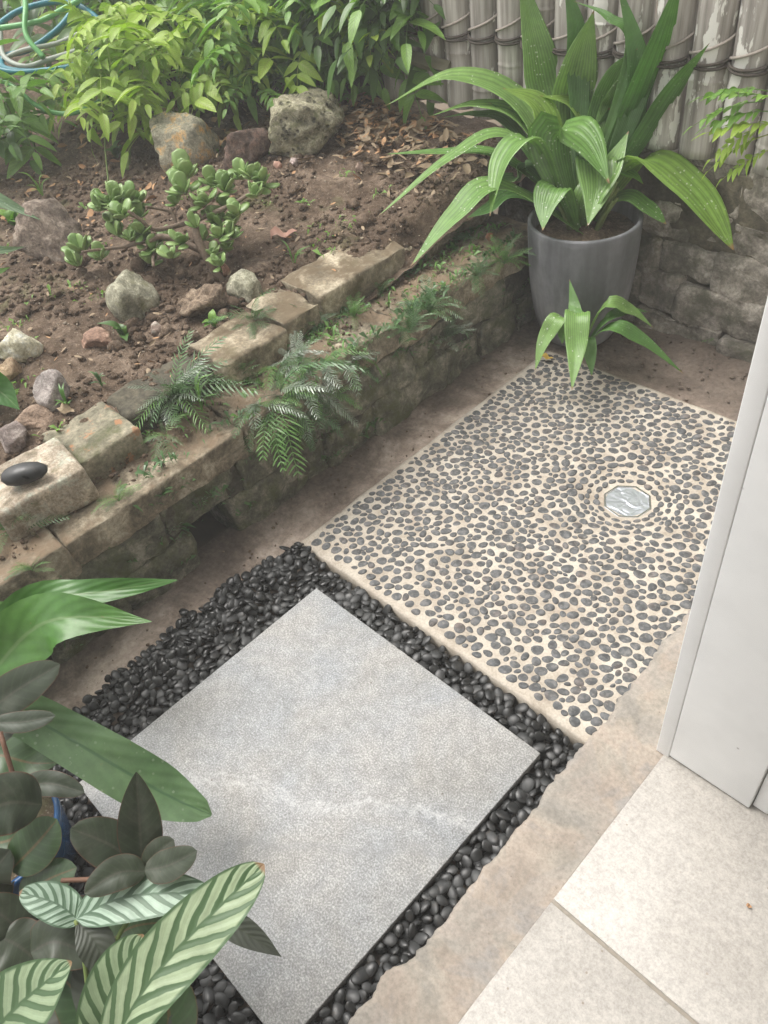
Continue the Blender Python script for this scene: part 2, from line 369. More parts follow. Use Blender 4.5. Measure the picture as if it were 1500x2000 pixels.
def m_paver():
    b = MB('grey_stone_paver')
    fine = b.noise(330, 3, rough=0.6); mid = b.noise(42, 5, rough=0.6); big = b.noise(6, 4, dist=0.6)
    col = b.ramp(fine, [(0.34, (0.20, 0.204, 0.204)), (0.5, (0.29, 0.294, 0.295)), (0.66, (0.45, 0.455, 0.456))])
    col = b.mix(col, b.ramp(mid, [(0.3, 0.78), (0.7, 1.14)]), 0.85, 'MULTIPLY')
    col = b.mix(col, b.ramp(b.noise(120, 5, rough=0.8), [(0.35, 0.82), (0.62, 1.14)]), 0.8, 'MULTIPLY')
    col = b.mix(col, b.ramp(big, [(0.35, (0.92, 0.95, 0.99)), (0.65, (1.03, 1.0, 0.96))]), 0.9, 'MULTIPLY')
    x, y, _ = b.sep(b.pos); wob = b.math('MULTIPLY', b.math('SUBTRACT', b.noise(22, 5, rough=0.6), 0.5), 0.05)
    along = b.math('ADD', b.math('ADD', x, y), 0.5); across = b.math('ADD', b.math('SUBTRACT', y, x), b.math('ADD', wob, 1.0))
    def vein(stops, width):
        c = b.ramp(along, [(p, q) for p, q in stops], 'B_SPLINE')
        d = b.math('ABSOLUTE', b.math('SUBTRACT', across, c))
        return b.ramp(d, [(0.0, 1.0), (width*0.3, 0.7), (width, 0.0)])
    pt = b.ramp(b.noise(60, 6, rough=0.8), [(0.42, 0.05), (0.58, 1.0)])
    V1 = [(0.15, 0.384), (0.24, 0.382), (0.35, 0.373), (0.42, 0.346), (0.48, 0.309), (0.57, 0.28), (0.67, 0.29), (0.757, 0.285), (0.83, 0.261), (0.894, 0.227)]
    col = b.mix(col, (0.66, 0.66, 0.67), b.math('MULTIPLY', b.math('MULTIPLY', vein(V1, 0.024), pt), 0.25))
    col = b.mix(col, (0.62, 0.62, 0.63), b.math('MULTIPLY', b.math('MULTIPLY', vein([(p, q+0.028-0.02*p) for p, q in V1], 0.007), pt), 0.40))
    col = b.mix(col, (0.22, 0.23, 0.24), b.math('MULTIPLY', vein([(0.40, 0.22), (0.473, 0.209), (0.585, 0.196), (0.694, 0.175), (0.766, 0.19), (0.85, 0.16)], 0.016), 0.35))
    sp = b.math('MULTIPLY', b.ramp(b.vor(34), [(0.045, 1.0), (0.075, 0.0)]), b.ramp(b.noise(15, 2), [(0.50, 0.0), (0.58, 1.0)]))
    col = b.mix(col, (0.11, 0.09, 0.075), b.math('MULTIPLY', sp, 0.8))
    col = b.mix(col, b.ramp(b.noise(3.5, 7, rough=0.7), [(0.38, (0.86, 0.85, 0.82)), (0.6, (1.04, 1.04, 1.04))]), 0.8, 'MULTIPLY')
    h = b.math('ADD', b.math('MULTIPLY', fine, 0.4), mid)
    return b.fin(col, 0.62, b.bump(h, 0.35, 0.003), 0.4)
M['paver'] = m_paver()
def m_mortar():
    b = MB('cream_mortar'); n = b.noise(14, 6, rough=0.65); g = b.noise(220, 3)
    col = b.ramp(n, [(0.34, (0.33, 0.285, 0.23)), (0.5, (0.45, 0.40, 0.335)), (0.66, (0.53, 0.49, 0.42))])
    col = b.mix(col, b.ramp(g, [(0.3, 0.75), (0.7, 1.12)]), 0.8, 'MULTIPLY')
    col = b.mix(col, (0.26, 0.185, 0.13), b.ramp(b.noise(5, 7, rough=0.72), [(0.54, 0.0), (0.74, 0.6)]))
    side = b.ramp(b.sep(b.geo.outputs['Normal'])[2], [(0.3, 1.0), (0.7, 0.0)])   # darker brown on the cut sides of the slab
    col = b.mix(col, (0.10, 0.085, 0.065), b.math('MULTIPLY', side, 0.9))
    return b.fin(col, 0.85, b.bump(b.math('ADD', n, b.math('MULTIPLY', g, 0.4)), 0.4, 0.004), 0.3)
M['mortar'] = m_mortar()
def m_mpeb():
    b = MB('grey_set_pebble'); n = b.noise(64, 1, co=b.scalev(b.pos, 1, 1, 0.0)); g = b.noise(160, 4, rough=0.7); hue = b.noise(27, 1, co=b.scalev(b.pos, 1, 1, 0.0))
    col = b.ramp(n, [(0.27, (0.048, 0.049, 0.050)), (0.5, (0.080, 0.082, 0.084)), (0.74, (0.15, 0.15, 0.15))])
    col = b.mix(col, b.ramp(hue, [(0.3, (0.95, 0.99, 1.03)), (0.6, (1.0, 1.0, 1.0)), (0.75, (1.22, 1.0, 0.9))]), 0.9, 'MULTIPLY')
    col = b.mix(col, (0.45, 0.42, 0.37), b.ramp(g, [(0.5, 0.0), (0.85, 0.45)]))
    return b.fin(col, 0.6, b.bump(g, 0.2, 0.002), 0.35)
M['mpeb'] = m_mpeb()
def m_bpeb():
    b = MB('black_polished_pebble'); n = b.noise(45, 1); g = b.noise(120, 3)
    col = b.ramp(n, [(0.35, (0.013, 0.0132, 0.0132)), (0.65, (0.033, 0.034, 0.034))])
    col = b.mix(col, (0.12, 0.10, 0.08), b.ramp(b.noise(70, 5, rough=0.75), [(0.56, 0.0), (0.8, 0.5)]))
    return b.fin(col, b.ramp(n, [(0.3, 0.26), (0.7, 0.55)]), b.bump(g, 0.05, 0.002), 0.42)
M['bpeb'] = m_bpeb()
def m_soil():
    b = MB('soil'); n = b.noise(9, 9, rough=0.78, dist=0.3); g = b.noise(80, 6, rough=0.8); k = b.noise(230, 3)
    col = b.ramp(n, [(0.36, (0.085, 0.058, 0.040)), (0.5, (0.16, 0.114, 0.080)), (0.62, (0.29, 0.22, 0.163))])
    col = b.mix(col, b.ramp(g, [(0.28, 0.35), (0.72, 1.5)]), 0.8, 'MULTIPLY')
    col = b.mix(col, (0.42, 0.34, 0.26), b.ramp(k, [(0.62, 0.0), (0.70, 0.8)]))
    col = b.mix(col, (0.09, 0.12, 0.035), b.math('MULTIPLY', b.ramp(b.noise(5, 7, rough=0.7), [(0.58, 0.0), (0.68, 0.5)]), 1.0))
    return b.fin(col, 0.95, b.bump(b.math('ADD', g, b.math('MULTIPLY', k, 0.4)), 0.8, 0.015), 0.2)
M['soil'] = m_soil()
def m_apron():
    b = MB('stained_concrete'); n = b.noise(6, 7, rough=0.68, dist=0.4); g = b.noise(90, 5, rough=0.7); k = b.noise(300, 2)
    col = b.ramp(n, [(0.36, (0.15, 0.118, 0.095)), (0.5, (0.30, 0.24, 0.195)), (0.62, (0.48, 0.40, 0.335))])
    col = b.mix(col, b.ramp(g, [(0.3, 0.6), (0.7, 1.25)]), 0.65, 'MULTIPLY')
    dirty = b.ramp(b.noise(3.2, 6, co=b.scalev(b.pos, 1, 1, 0), rough=0.7), [(0.45, 0.0), (0.6, 0.75)])
    # darker along the foot of the walls, edge broken by noise
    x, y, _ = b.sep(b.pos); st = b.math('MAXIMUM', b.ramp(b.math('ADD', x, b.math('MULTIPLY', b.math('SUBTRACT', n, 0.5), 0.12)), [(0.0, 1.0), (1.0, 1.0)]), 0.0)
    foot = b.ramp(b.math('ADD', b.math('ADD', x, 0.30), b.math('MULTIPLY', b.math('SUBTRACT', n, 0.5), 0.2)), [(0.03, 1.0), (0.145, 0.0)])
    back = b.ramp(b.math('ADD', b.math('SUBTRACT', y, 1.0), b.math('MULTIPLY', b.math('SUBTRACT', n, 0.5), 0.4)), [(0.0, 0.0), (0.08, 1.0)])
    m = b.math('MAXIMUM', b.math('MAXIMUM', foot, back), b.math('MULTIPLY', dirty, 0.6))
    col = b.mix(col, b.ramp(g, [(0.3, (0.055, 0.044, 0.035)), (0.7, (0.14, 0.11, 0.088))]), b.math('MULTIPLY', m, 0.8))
    return b.fin(col, 0.85, b.bump(b.math('ADD', g, b.math('MULTIPLY', k, 0.4)), 0.5, 0.006), 0.3)
M['apron'] = m_apron()
def m_sill():
    b = MB('worn_sandstone'); n = b.noise(7, 6, rough=0.6, dist=0.8); q = b.noise(15, 5, rough=0.6); g = b.noise(140, 4, rough=0.7)
    col = b.ramp(n, [(0.36, (0.25, 0.23, 0.20)), (0.45, (0.32, 0.285, 0.24)), (0.54, (0.35, 0.295, 0.245)), (0.64, (0.28, 0.26, 0.24))])
    col = b.mix(col, b.ramp(q, [(0.35, 0.8), (0.65, 1.12)]), 0.8, 'MULTIPLY')
    pa = b.ramp(b.noise(5.5, 3, rough=0.5, dist=0.5), [(0.50, 0.0), (0.515, 1.0)]); col = b.mix(col, (0.30, 0.28, 0.255), b.math('MULTIPLY', pa, 0.35))
    col = b.mix(col, b.ramp(g, [(0.3, 0.68), (0.65, 1.12)]), 0.8, 'MULTIPLY')
    col = b.mix(col, (0.17, 0.14, 0.11), b.ramp(b.noise(60, 6, rough=0.8), [(0.62, 0.0), (0.72, 0.7)]))
    sp = b.math('MULTIPLY', b.ramp(b.vor(75), [(0.07, 1.0), (0.13, 0.0)]), b.ramp(b.noise(22, 2), [(0.52, 0.0), (0.6, 1.0)]))
    col = b.mix(col, (0.16, 0.12, 0.1), b.math('MULTIPLY', sp, 0.8))
    return b.fin(col, 0.75, b.bump(b.math('ADD', b.math('MULTIPLY', g, 0.4), q), 0.35, 0.005), 0.35)
M['sill'] = m_sill()
def m_tile():
    b = MB('pale_floor_tile'); n = b.noise(5, 6, rough=0.6, dist=0.3); g = b.noise(260, 3, rough=0.7); q = b.noise(28, 5, co=b.scalev(b.pos, 1, 2.2, 1))
    col = b.ramp(n, [(0.36, (0.385, 0.36, 0.325)), (0.64, (0.445, 0.42, 0.385))])
    col = b.mix(col, b.ramp(q, [(0.3, 0.93), (0.7, 1.05)]), 0.9, 'MULTIPLY')
    col = b.mix(col, b.ramp(b.noise(110, 6, rough=0.8), [(0.34, 0.72), (0.6, 1.07)]), 0.9, 'MULTIPLY')
    col = b.mix(col, b.ramp(g, [(0.25, 0.7), (0.6, 1.05)]), 0.7, 'MULTIPLY')
    sp = b.math('MULTIPLY', b.ramp(b.vor(48), [(0.06, 1.0), (0.10, 0.0)]), b.ramp(b.noise(17, 2), [(0.5, 0.0), (0.58, 1.0)]))
    col = b.mix(col, (0.2, 0.15, 0.11), b.math('MULTIPLY', sp, 0.7))
    return b.fin(col, 0.38, b.bump(g, 0.1, 0.002), 0.5)
M['tile'] = m_tile()
M['grout'] = plain('grout', (0.24, 0.215, 0.18), (0.32, 0.285, 0.24), 90, 0.9)
def m_paint():
    b = MB('white_paint'); n = b.noise(14, 5); g = b.noise(90, 3)
    col = b.ramp(n, [(0.3, (0.80, 0.805, 0.80)), (0.7, (0.86, 0.865, 0.86))])
    sp = b.math('MULTIPLY', b.ramp(b.vor(38), [(0.05, 1.0), (0.1, 0.0)]), b.ramp(b.noise(9, 2), [(0.6, 0.0), (0.66, 1.0)]))
    col = b.mix(col, (0.38, 0.36, 0.34), b.math('MULTIPLY', sp, 0.8))
    return b.fin(col, 0.45, b.bump(g, 0.06, 0.002), 0.4)
M['paint'] = m_paint()
M['wall_in'] = plain('interior_paint', (0.68, 0.66, 0.62), (0.74, 0.72, 0.68), 3, 0.7, 0.05)
M['wall_out'] = plain('painted_render', (0.6, 0.58, 0.54), (0.68, 0.66, 0.62), 6, 0.8, 0.2)
M['gap_shade'] = plain('gap_shade', (0.03, 0.028, 0.025), (0.06, 0.055, 0.05), 20, 0.9)
def m_pot():
    b = MB('grey_fibre_clay'); n = b.noise(7, 5, co=b.scalev(b.pos, 1, 1, 0.45), rough=0.6); g = b.noise(60, 5, rough=0.65)
    st = b.noise(26, 5, co=b.scalev(b.pos, 1, 1, 0.12), rough=0.6)
    col = b.ramp(n, [(0.37, (0.105, 0.108, 0.114)), (0.5, (0.155, 0.158, 0.166)), (0.64, (0.25, 0.252, 0.26))])
    col = b.mix(col, b.ramp(st, [(0.38, 0.80), (0.62, 1.25)]), 0.7, 'MULTIPLY')
    col = b.mix(col, b.ramp(g, [(0.3, 0.88), (0.7, 1.1)]), 0.6, 'MULTIPLY')
    return b.fin(col, 0.7, b.bump(g, 0.15, 0.003), 0.35)
M['pot'] = m_pot()
def m_bamboo():
    b = MB('weathered_bamboo'); st = b.noise(60, 6, co=b.scalev(b.obj, 1, 1, 0.06), rough=0.6); n = b.noise(6, 5, co=b.scalev(b.pos, 1, 1, 0.4)); rnd = b.rand()
    col = b.ramp(b.math('ADD', b.math('MULTIPLY', st, 0.7), b.math('MULTIPLY', n, 0.3)), [(0.36, (0.17, 0.152, 0.135)), (0.5, (0.33, 0.305, 0.275)), (0.64, (0.50, 0.475, 0.44))])
    col = b.mix(col, b.ramp(rnd, [(0.0, 0.8), (1.0, 1.12)]), 1.0, 'MULTIPLY')
    fl = b.noise(24, 5, co=b.scalev(b.pos, 1, 1, 0.3), rough=0.6); x, y, z = b.sep(b.pos)
    more = b.ramp(b.math('MULTIPLY_ADD', x, 0.5, 0.5), [(0.15, 0.02), (0.55, 0.11)])
    pe = b.ramp(b.math('ADD', fl, more), [(0.66, 0.0), (0.68, 1.0)])
    col = b.mix(col, (0.70, 0.69, 0.64), b.math('MULTIPLY', pe, 0.9))
    return b.fin(col, 0.7, b.bump(b.math('ADD', st, b.math('MULTIPLY', pe, 0.5)), 0.4, 0.003), 0.35)
M['bamboo'] = m_bamboo()
M['rope'] = plain('dark_rope', (0.05, 0.042, 0.036), (0.10, 0.085, 0.07), 150, 0.95, 0.6)
M['rope_pale'] = plain('pale_rope', (0.26, 0.23, 0.20), (0.36, 0.32, 0.28), 150, 0.95, 0.6)
M['paling'] = plain('old_timber', (0.045, 0.04, 0.032), (0.10, 0.088, 0.07), 18, 0.9, 0.5)
M['timber'] = plain('mossy_timber', (0.10, 0.10, 0.06), (0.18, 0.16, 0.11), 18, 0.9, 0.5)
M['hose_green'] = plain('green_hose', (0.10, 0.30, 0.10), (0.16, 0.40, 0.15), 30, 0.35, 0.05)
M['hose_teal'] = plain('teal_hose', (0.01, 0.14, 0.19), (0.02, 0.21, 0.27), 30, 0.35, 0.05)
M['hose_grey'] = plain('grey_hose', (0.25, 0.28, 0.24), (0.34, 0.37, 0.32), 30, 0.45, 0.05)
M['blueglaze'] = plain('blue_glaze', (0.01, 0.05, 0.14), (0.02, 0.09, 0.22), 25, 0.2, 0.05)
M['terracotta'] = plain('terracotta', (0.24, 0.11, 0.065), (0.33, 0.17, 0.10), 25, 0.8, 0.2)
def m_drain():
    b = MB('brushed_steel'); n = b.noise(30, 3, dist=1.0); g = b.noise(9, 2)
    return b.fin((0.72, 0.76, 0.82), 0.20, b.bump(n, 0.30, 0.012), 0.5, 0.72)
M['steel'] = m_drain()
M['steel_rim'] = plain('steel_rim', (0.6, 0.6, 0.6), (0.7, 0.7, 0.7), 20, 0.25, 0.05, metal=1.0)
WALLC = dict(moss=(0.085, 0.095, 0.035), lichen=(0.40, 0.37, 0.30))
M['wallstone'] = stone_mat('mossy_wall_stone', (0.075, 0.074, 0.052), (0.165, 0.158, 0.118), (0.32, 0.295, 0.23), 19, moss_amt=0.55, lich_amt=0.70, **WALLC)
M['capstone'] = stone_mat('dirty_capping_stone', (0.115, 0.095, 0.065), (0.24, 0.20, 0.142), (0.46, 0.40, 0.30), 17, moss_amt=0.70, lich_amt=0.64, dirt=(0.20, 0.145, 0.095), **WALLC)
M['edgestone'] = stone_mat('sandy_edging_stone', (0.16, 0.13, 0.09), (0.32, 0.27, 0.19), (0.54, 0.47, 0.35), 15, moss_amt=0.62, lich_amt=0.62, dirt=(0.14, 0.105, 0.065), moss=(0.11, 0.10, 0.045), lichen=(0.52, 0.45, 0.33))
M['backstone'] = stone_mat('grey_back_stone', (0.13, 0.118, 0.095), (0.26, 0.235, 0.20), (0.45, 0.41, 0.355), 17, moss=(0.075, 0.075, 0.05), moss_amt=0.56, lichen=(0.46, 0.41, 0.38), lich_amt=0.66)
M['bedmortar'] = stone_mat('old_mortar', (0.06, 0.055, 0.04), (0.10, 0.09, 0.065), (0.16, 0.14, 0.10), 14)

# ================================================================== SETTING
ground = struct(put('ground', mk('ground', *grid(1, 1, lambda a, b: (-20+40*a, -20+40*b, -0.10))), plain('bare_earth', (0.10, 0.075, 0.05), (0.18, 0.14, 0.10), 4, 0.95)))

# concrete apron between the wall, the mosaic and the back wall; drops into the pebble trench
def apron_pt(a, b):
    u = -0.32+1.02*a; v = -1.6+2.95*b
    z = -0.008+0.004*fbm(u*7, v*7)+0.0025*fbm(u*30, v*30)
    if v < 0.085:
        z -= 0.034*sm(-0.085, -0.04, u)
    if 0.05 < v < 1.03 and -0.13 < u: z -= 0.03
    if v > 1.03: z += 0.02*sm(1.05, 1.3, v)*sm(-0.1, 0.3, u)
    return (u, v, z)
struct(put('concrete_apron', mk('concrete_apron', *grid(150, 360, apron_pt)), M['apron']))

# garden soil
def soil_pt(a, b):
    a2 = a**1.9; u = -0.40-5.4*a2; v = -2.0+3.42*b
    return (u, v, soil_h(u, v))
struct(put('garden_soil', mk('garden_soil', *grid(210, 330, soil_pt)), M['soil']))

# house: facade wall with the doorway, room behind the viewer
def block(name, a, b, mat): return struct(put(name, mk(name, *boxmesh(a, b), smooth=False), mat))
block('house_wall', (0.755, 0.136, -0.10), (0.906, 2.9, 2.55), M['wall_out'])
block('house_wall', (0.755, -6.0, -0.10), (0.906, -2.9, 2.55), M['wall_out'])
block('house_wall', (0.757, -2.9, 2.25), (0.904, 0.136, 2.55), M['wall_out'])
block('interior_wall', (4.5, -6.0, 0.0), (4.6, 3.0, 2.6), M['wall_in'])
block('interior_wall', (0.906, 2.9, 0.0), (4.5, 3.0, 2.6), M['wall_in'])
block('ceiling', (0.906, -6.0, 2.6), (4.6, 3.0, 2.72), M['wall_in'])
# interior floor: grout bed with tiles standing 3 mm proud
fl = block('interior_floor', (0.7612, -6.0, -0.09), (4.6, 3.0, 0.0095), M['grout'])
TV = [-1.999, -1.396, -0.793, -0.190, 0.413]
for i in range(4):
    for j in range(3):
        u0 = 0.7615+0.603*j
        v, f = boxmesh((u0, TV[i]+0.0035, 0.0), (u0+0.597, TV[i+1]-0.0025, 0.012), 0.0012)
        put('tile', mk('tile', v, f), M['tile'], fl)

# worn stone threshold with a ragged outer edge
def sill_pt(a, b):
    v = -1.4+2.9*b; e = 0.650+0.012*fbm(v*5, 3.1)+0.007*fbm(v*22, 9.7)+0.0045*fbm(v*60, 1.7)-0.010*sm(0.1, 0.4, v)
    u1 = 0.7608
    rows = [(0, -0.06), (0, -0.012), (0.0, 0.002), (0.003, 0.0065), (0.008, 0.009)]
    n = 26; i = round(a*n)
    if i < 5: u = e+rows[i][0]; z = rows[i][1]
    else:
        t = (i-4)/(n-4); u = e+0.008+(u1-e-0.008)*t; z = 0.0095
    if i >= 3: z += 0.0022*fbm(u*14, v*14)+0.001*fbm(u*60, v*60)-0.001*sm(0.70, 0.76, u)
    return (u, v, z)
tag(put('stone_threshold', mk('stone_threshold', *grid(26, 520, sill_pt)), M['sill']), 'worn pinkish sandstone doorstep strip with a ragged outer edge along the black pebbles', 'doorstep')

# ================================================================== DOOR JAMB
jb = thing('door_jamb', 'white painted door jamb post standing on the pale tiles at the right', 'door jamb', (0.747, 0.131, 0.0))
def jpart(name, a, b, mat, bev=0.002):
    v, f = boxmesh(a, b, bev); return put(name, mk(name, shift(v, (0.747, 0.131, 0.0)), f), mat, jb)
jpart('face_board', (0.7701, 0.1290, 0.017), (0.909, 0.150, 2.25), M['paint'])
jpart('edge_strip', (0.7465, 0.1285, 0.008), (0.7700, 0.150, 2.25), M['paint'])
jpart('corner_trim', (0.9105, 0.139, 0.015), (0.935, 0.152, 2.25), M['paint'])
jpart('gap_shade_strip', (0.772, 0.1345, 0.0125), (0.905, 0.149, 0.0168), M['gap_shade'], 0.0005)  # dark strip in the open gap, shade put into its colour

# ================================================================== PAVER
pv, pf = boxmesh((0, -0.6, -0.022), (0.6, 0, 0.0), 0.0018)
tag(put('stone_paver', mk('stone_paver', shift(pv, (0.3, -0.3, -0.022)), pf), M['paver'], loc=(0.3, -0.3, -0.022)), 'large square grey stone paver with a pale wavy vein, laid among black pebbles', 'paver')

# ================================================================== PEBBLE MOSAIC
MU0, MU1, MV0, MV1 = -0.135, 0.66, 0.068, 1.030
DR = (0.367, 0.646)
def dip(u, v):
    d = math.hypot(u-DR[0], v-DR[1]); return -0.024*math.exp(-(d/0.105)**2)
mos = thing('pebble_mosaic', 'cream mortar slab set with grey pebbles, sloping to a round drain', 'pebble mosaic', (0.26, 0.55, 0.0))
def mort_pt(a, b):
    nu, nv = 90, 110; i = round(a*(nu+2)); j = round(b*(nv+2))
    ii = min(max(i-1, 0), nu); jj = min(max(j-1, 0), nv)
    u = MU0+(MU1-MU0)*ii/nu; v = MV0+(MV1-MV0)*jj/nv
    e = 0.0025*fbm(v*9, 2.2)+0.0012*fbm(v*40, 1)
    if ii == 0: u += e
    if jj == 0: v += 0.0022*fbm(u*12, 5)
    if jj == nv: v += 0.003*fbm(u*12, 8)
    z = dip(u, v)+0.0012*fbm(u*16, v*16)
    if i == 0 or j == 0 or i == nu+2 or j == nv+2: z = -0.06
    elif ii in (0, nu) or jj in (0, nv): z -= 0.0015
    return (u-0.26, v-0.55, z)
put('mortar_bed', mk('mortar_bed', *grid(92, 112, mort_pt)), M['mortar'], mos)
def dome(seed):
    rr = random.Random(seed); n = 12; v = [(0, 0, 1.0)]; f = []
    k2, k3, ph = rr.uniform(-.06, .06), rr.uniform(.02, .08), rr.uniform(0, 6.28)
    for (rad, z) in ((0.62, 0.93), (0.90, 0.62), (1.0, 0.05), (1.0, -0.5)):
        for i in range(n):
            t = 2*math.pi*i/n; q = rad*(1+k3*math.cos(3*t+ph)+k2*math.cos(t)); v.append((q*math.cos(t), q*math.sin(t), z))
    for i in range(n): f.append((0, 1+i, 1+(i+1) % n))
    for k in range(3):
        for i in range(n):
            a = 1+k*n; f.append((a+i, a+n+i, a+n+(i+1) % n, a+(i+1) % n))
    return v, f
domes = [dome(i) for i in range(8)]
domes_m = [mk('mosaic_pebble', *d) for d in domes]
cell = {}; MP = []
def circles(u, v, a, b, th):
    k = (a-b)*0.95; c, s = math.cos(th), math.sin(th)
    return ((u, v, b), (u+k*c, v+k*s, b*0.86), (u-k*c, v-k*s, b*0.86))
def try_add(u, v, a, b, th, gap):
    cs = circles(u, v, a, b, th)
    for x, y, q in cs:
        if x-q < MU0+0.010 or y-q < MV0+0.011 or y+q > MV1-0.008 or x+q > MU1-0.004: return False
        if (x-DR[0])**2+(y-DR[1])**2 < (q+0.0575)**2: return False
    ci, cj = int(u/0.03+50), int(v/0.03+50)
    for i in range(ci-2, ci+3):
        for j in range(cj-2, cj+3):
            for p in cell.get((i, j), ()):
                for x, y, q in cs:
                    for X, Y, Q in p[5]:
                        if (x-X)**2+(y-Y)**2 < (q+Q+gap)**2: return False
    cell.setdefault((ci, cj), []).append((u, v, a, b, th, cs)); MP.append((u, v, a, b, th)); return True
rr = random.Random(11)
for rg in (0.069, 0.0885):         # stones laid round the drain in rings
    t = rr.uniform(0, 1)
    while t < 6.28:
        a = rr.uniform(.0085, .0120); rg2 = rg+rr.uniform(-.001, .005); try_add(DR[0]+rg2*math.cos(t), DR[1]+rg2*math.sin(t), a, a*rr.uniform(.6, .8), t+math.pi/2+rr.gauss(0, .15), .0002); t += 2.05*a/rg
for stage, (tries, amin, amax) in enumerate(((3500, .0120, .0148), (24000, .0102, .0128), (60000, .0082, .0108), (30000, .0060, .0084))):
    for _ in range(tries):
        u, v = rr.uniform(MU0, MU1), rr.uniform(MV0, MV1)
        if stage == 0 and rr.random() < 0.5: continue
        dens = 0.5+0.5*nz(u*5, v*5, 3)
        if stage >= 2 and rr.random() > 0.45+0.9*sm(0.08, 0.32, v)*(0.6+0.9*dens): continue
        a = rr.uniform(amin, amax); b = a*rr.uniform(0.62, 0.92)
        th = rr.gauss(0.55, 0.75)
        d = math.hypot(u-DR[0], v-DR[1])
        if d < 0.13: th = math.atan2(v-DR[1], u-DR[0])+math.pi/2+rr.gauss(0, .35)
        try_add(u, v, a, b, th, 0.0002 if rr.random() < .6 else 0.0011)
def seen(P):
    x, y = pix(P); return -10 < x < 1280-(y-1470)*0.238+6 and x < 1510 and -10 < y < 2010
rank = sorted(range(len(MP)), key=lambda i: -(MP[i][2]*MP[i][3]/depth((MP[i][0], MP[i][1], 0))**2 if seen((MP[i][0], MP[i][1], 0)) else 0))
sv, sf = [], []
for k, i in enumerate(rank):
    u, v, a, b, th = MP[i]; z = dip(u, v)-0.0006; hgt = 0.0026*rr.uniform(.7, 1.25); q = rr.randrange(8)
    tx, ty = rr.gauss(0, .03), rr.gauss(0, .03)
    if k < 300:
        put('pebble', domes_m[q], M['mpeb'], mos, (u-0.26, v-0.55, z), (tx, ty, th), (a, b, hgt))
    else:
        c, s = math.cos(th), math.sin(th); o = len(sv)
        for (x, y, zz) in domes[q][0]:
            X, Y = x*a, y*b; sv.append((u-0.26+X*c-Y*s, v-0.55+X*s+Y*c, z+zz*hgt+tx*Y-ty*X))
        sf += [tuple(j+o for j in f) for f in domes[q][1]]
stuff(put('small_pebbles', mk('small_pebbles', sv, sf), M['mpeb'], mos))

# drain cover: eight-sided polished plate
dr = thing('drain_cover', 'shiny silver eight-sided drain cover set in the pebble mosaic', 'drain cover', (DR[0], DR[1], -0.0215))
def ngon_ring(prof, n=8, ph=0.2):
    v = []; f = []
    for r_, z in prof:
        for k in range(n): t = 2*math.pi*k/n+ph; v.append((r_*math.cos(t), r_*math.sin(t), z))
    for i in range(len(prof)-1):
        for k in range(n): q = (k+1) % n; f.append((i*n+k, i*n+q, (i+1)*n+q, (i+1)*n+k))
    return v, f
put('rim', mk('rim', *ngon_ring([(0.057, -0.01), (0.057, 0.0035), (0.0555, 0.005), (0.0525, 0.005), (0.0515, 0.0035), (0.0515, 0.001)]), smooth=False), M['steel_rim'], dr)
def plate(a, b):
    r_ = 0.0512*a; t = 2*math.pi*b
    k = math.cos(math.pi/8)/math.cos(((t-0.2) % (math.pi/4))-math.pi/8)
    x, y = r_*k*math.cos(t), r_*k*math.sin(t); return (x, y, 0.0022+0.0007*fbm(x*70, y*70)+0.0003*fbm(x*200, y*200))
put('plate', mk('plate', *grid(14, 64, plate)), M['steel'], dr)

# ================================================================== LOOSE BLACK PEBBLES
def ell(seed):
    rr = random.Random(seed); V0, F0 = ICO[2]; out = []
    k1, k2, p = rr.uniform(-.12, .12), rr.uniform(0, .07), rr.uniform(0, 6)
    for n in V0:
        t = math.atan2(n.y, n.x); q = 1+k1*n.x+k2*math.cos(3*t+p)*(1-abs(n.z))
        out.append((n.x*q, n.y*q, n.z*(1+0.1*n.x*k1)))
    return out, F0
ells = [ell(i) for i in range(6)]; ells_m = [mk('black_pebble', *e) for e in ells]
EDGE = [(-1.6, -0.20), (-0.75, -0.16), (-0.53, -0.145), (-0.45, -0.155), (-0.32, -0.15), (-0.14, -0.165), (-0.05, -0.15), (0.03, -0.145), (0.066, -0.12)]
def left_edge(v):
    for (v0, u0), (v1, u1) in zip(EDGE, EDGE[1:]):
        if v0 <= v <= v1: return u0+(u1-u0)*(v-v0)/(v1-v0)+0.014*nz(v*25, 1.5)
    return 9
def inbed(u, v, m):
    if not (-1.5 < v < MV0-0.003-m*0.5): return False
    if u < left_edge(v)+m*0.4 or u > 0.652-m*0.2: return False
    if -m*.8 < u < 0.6+m*0.55 and -0.6-m*.8 < v < m*0.6: return False
    return True
BP = []
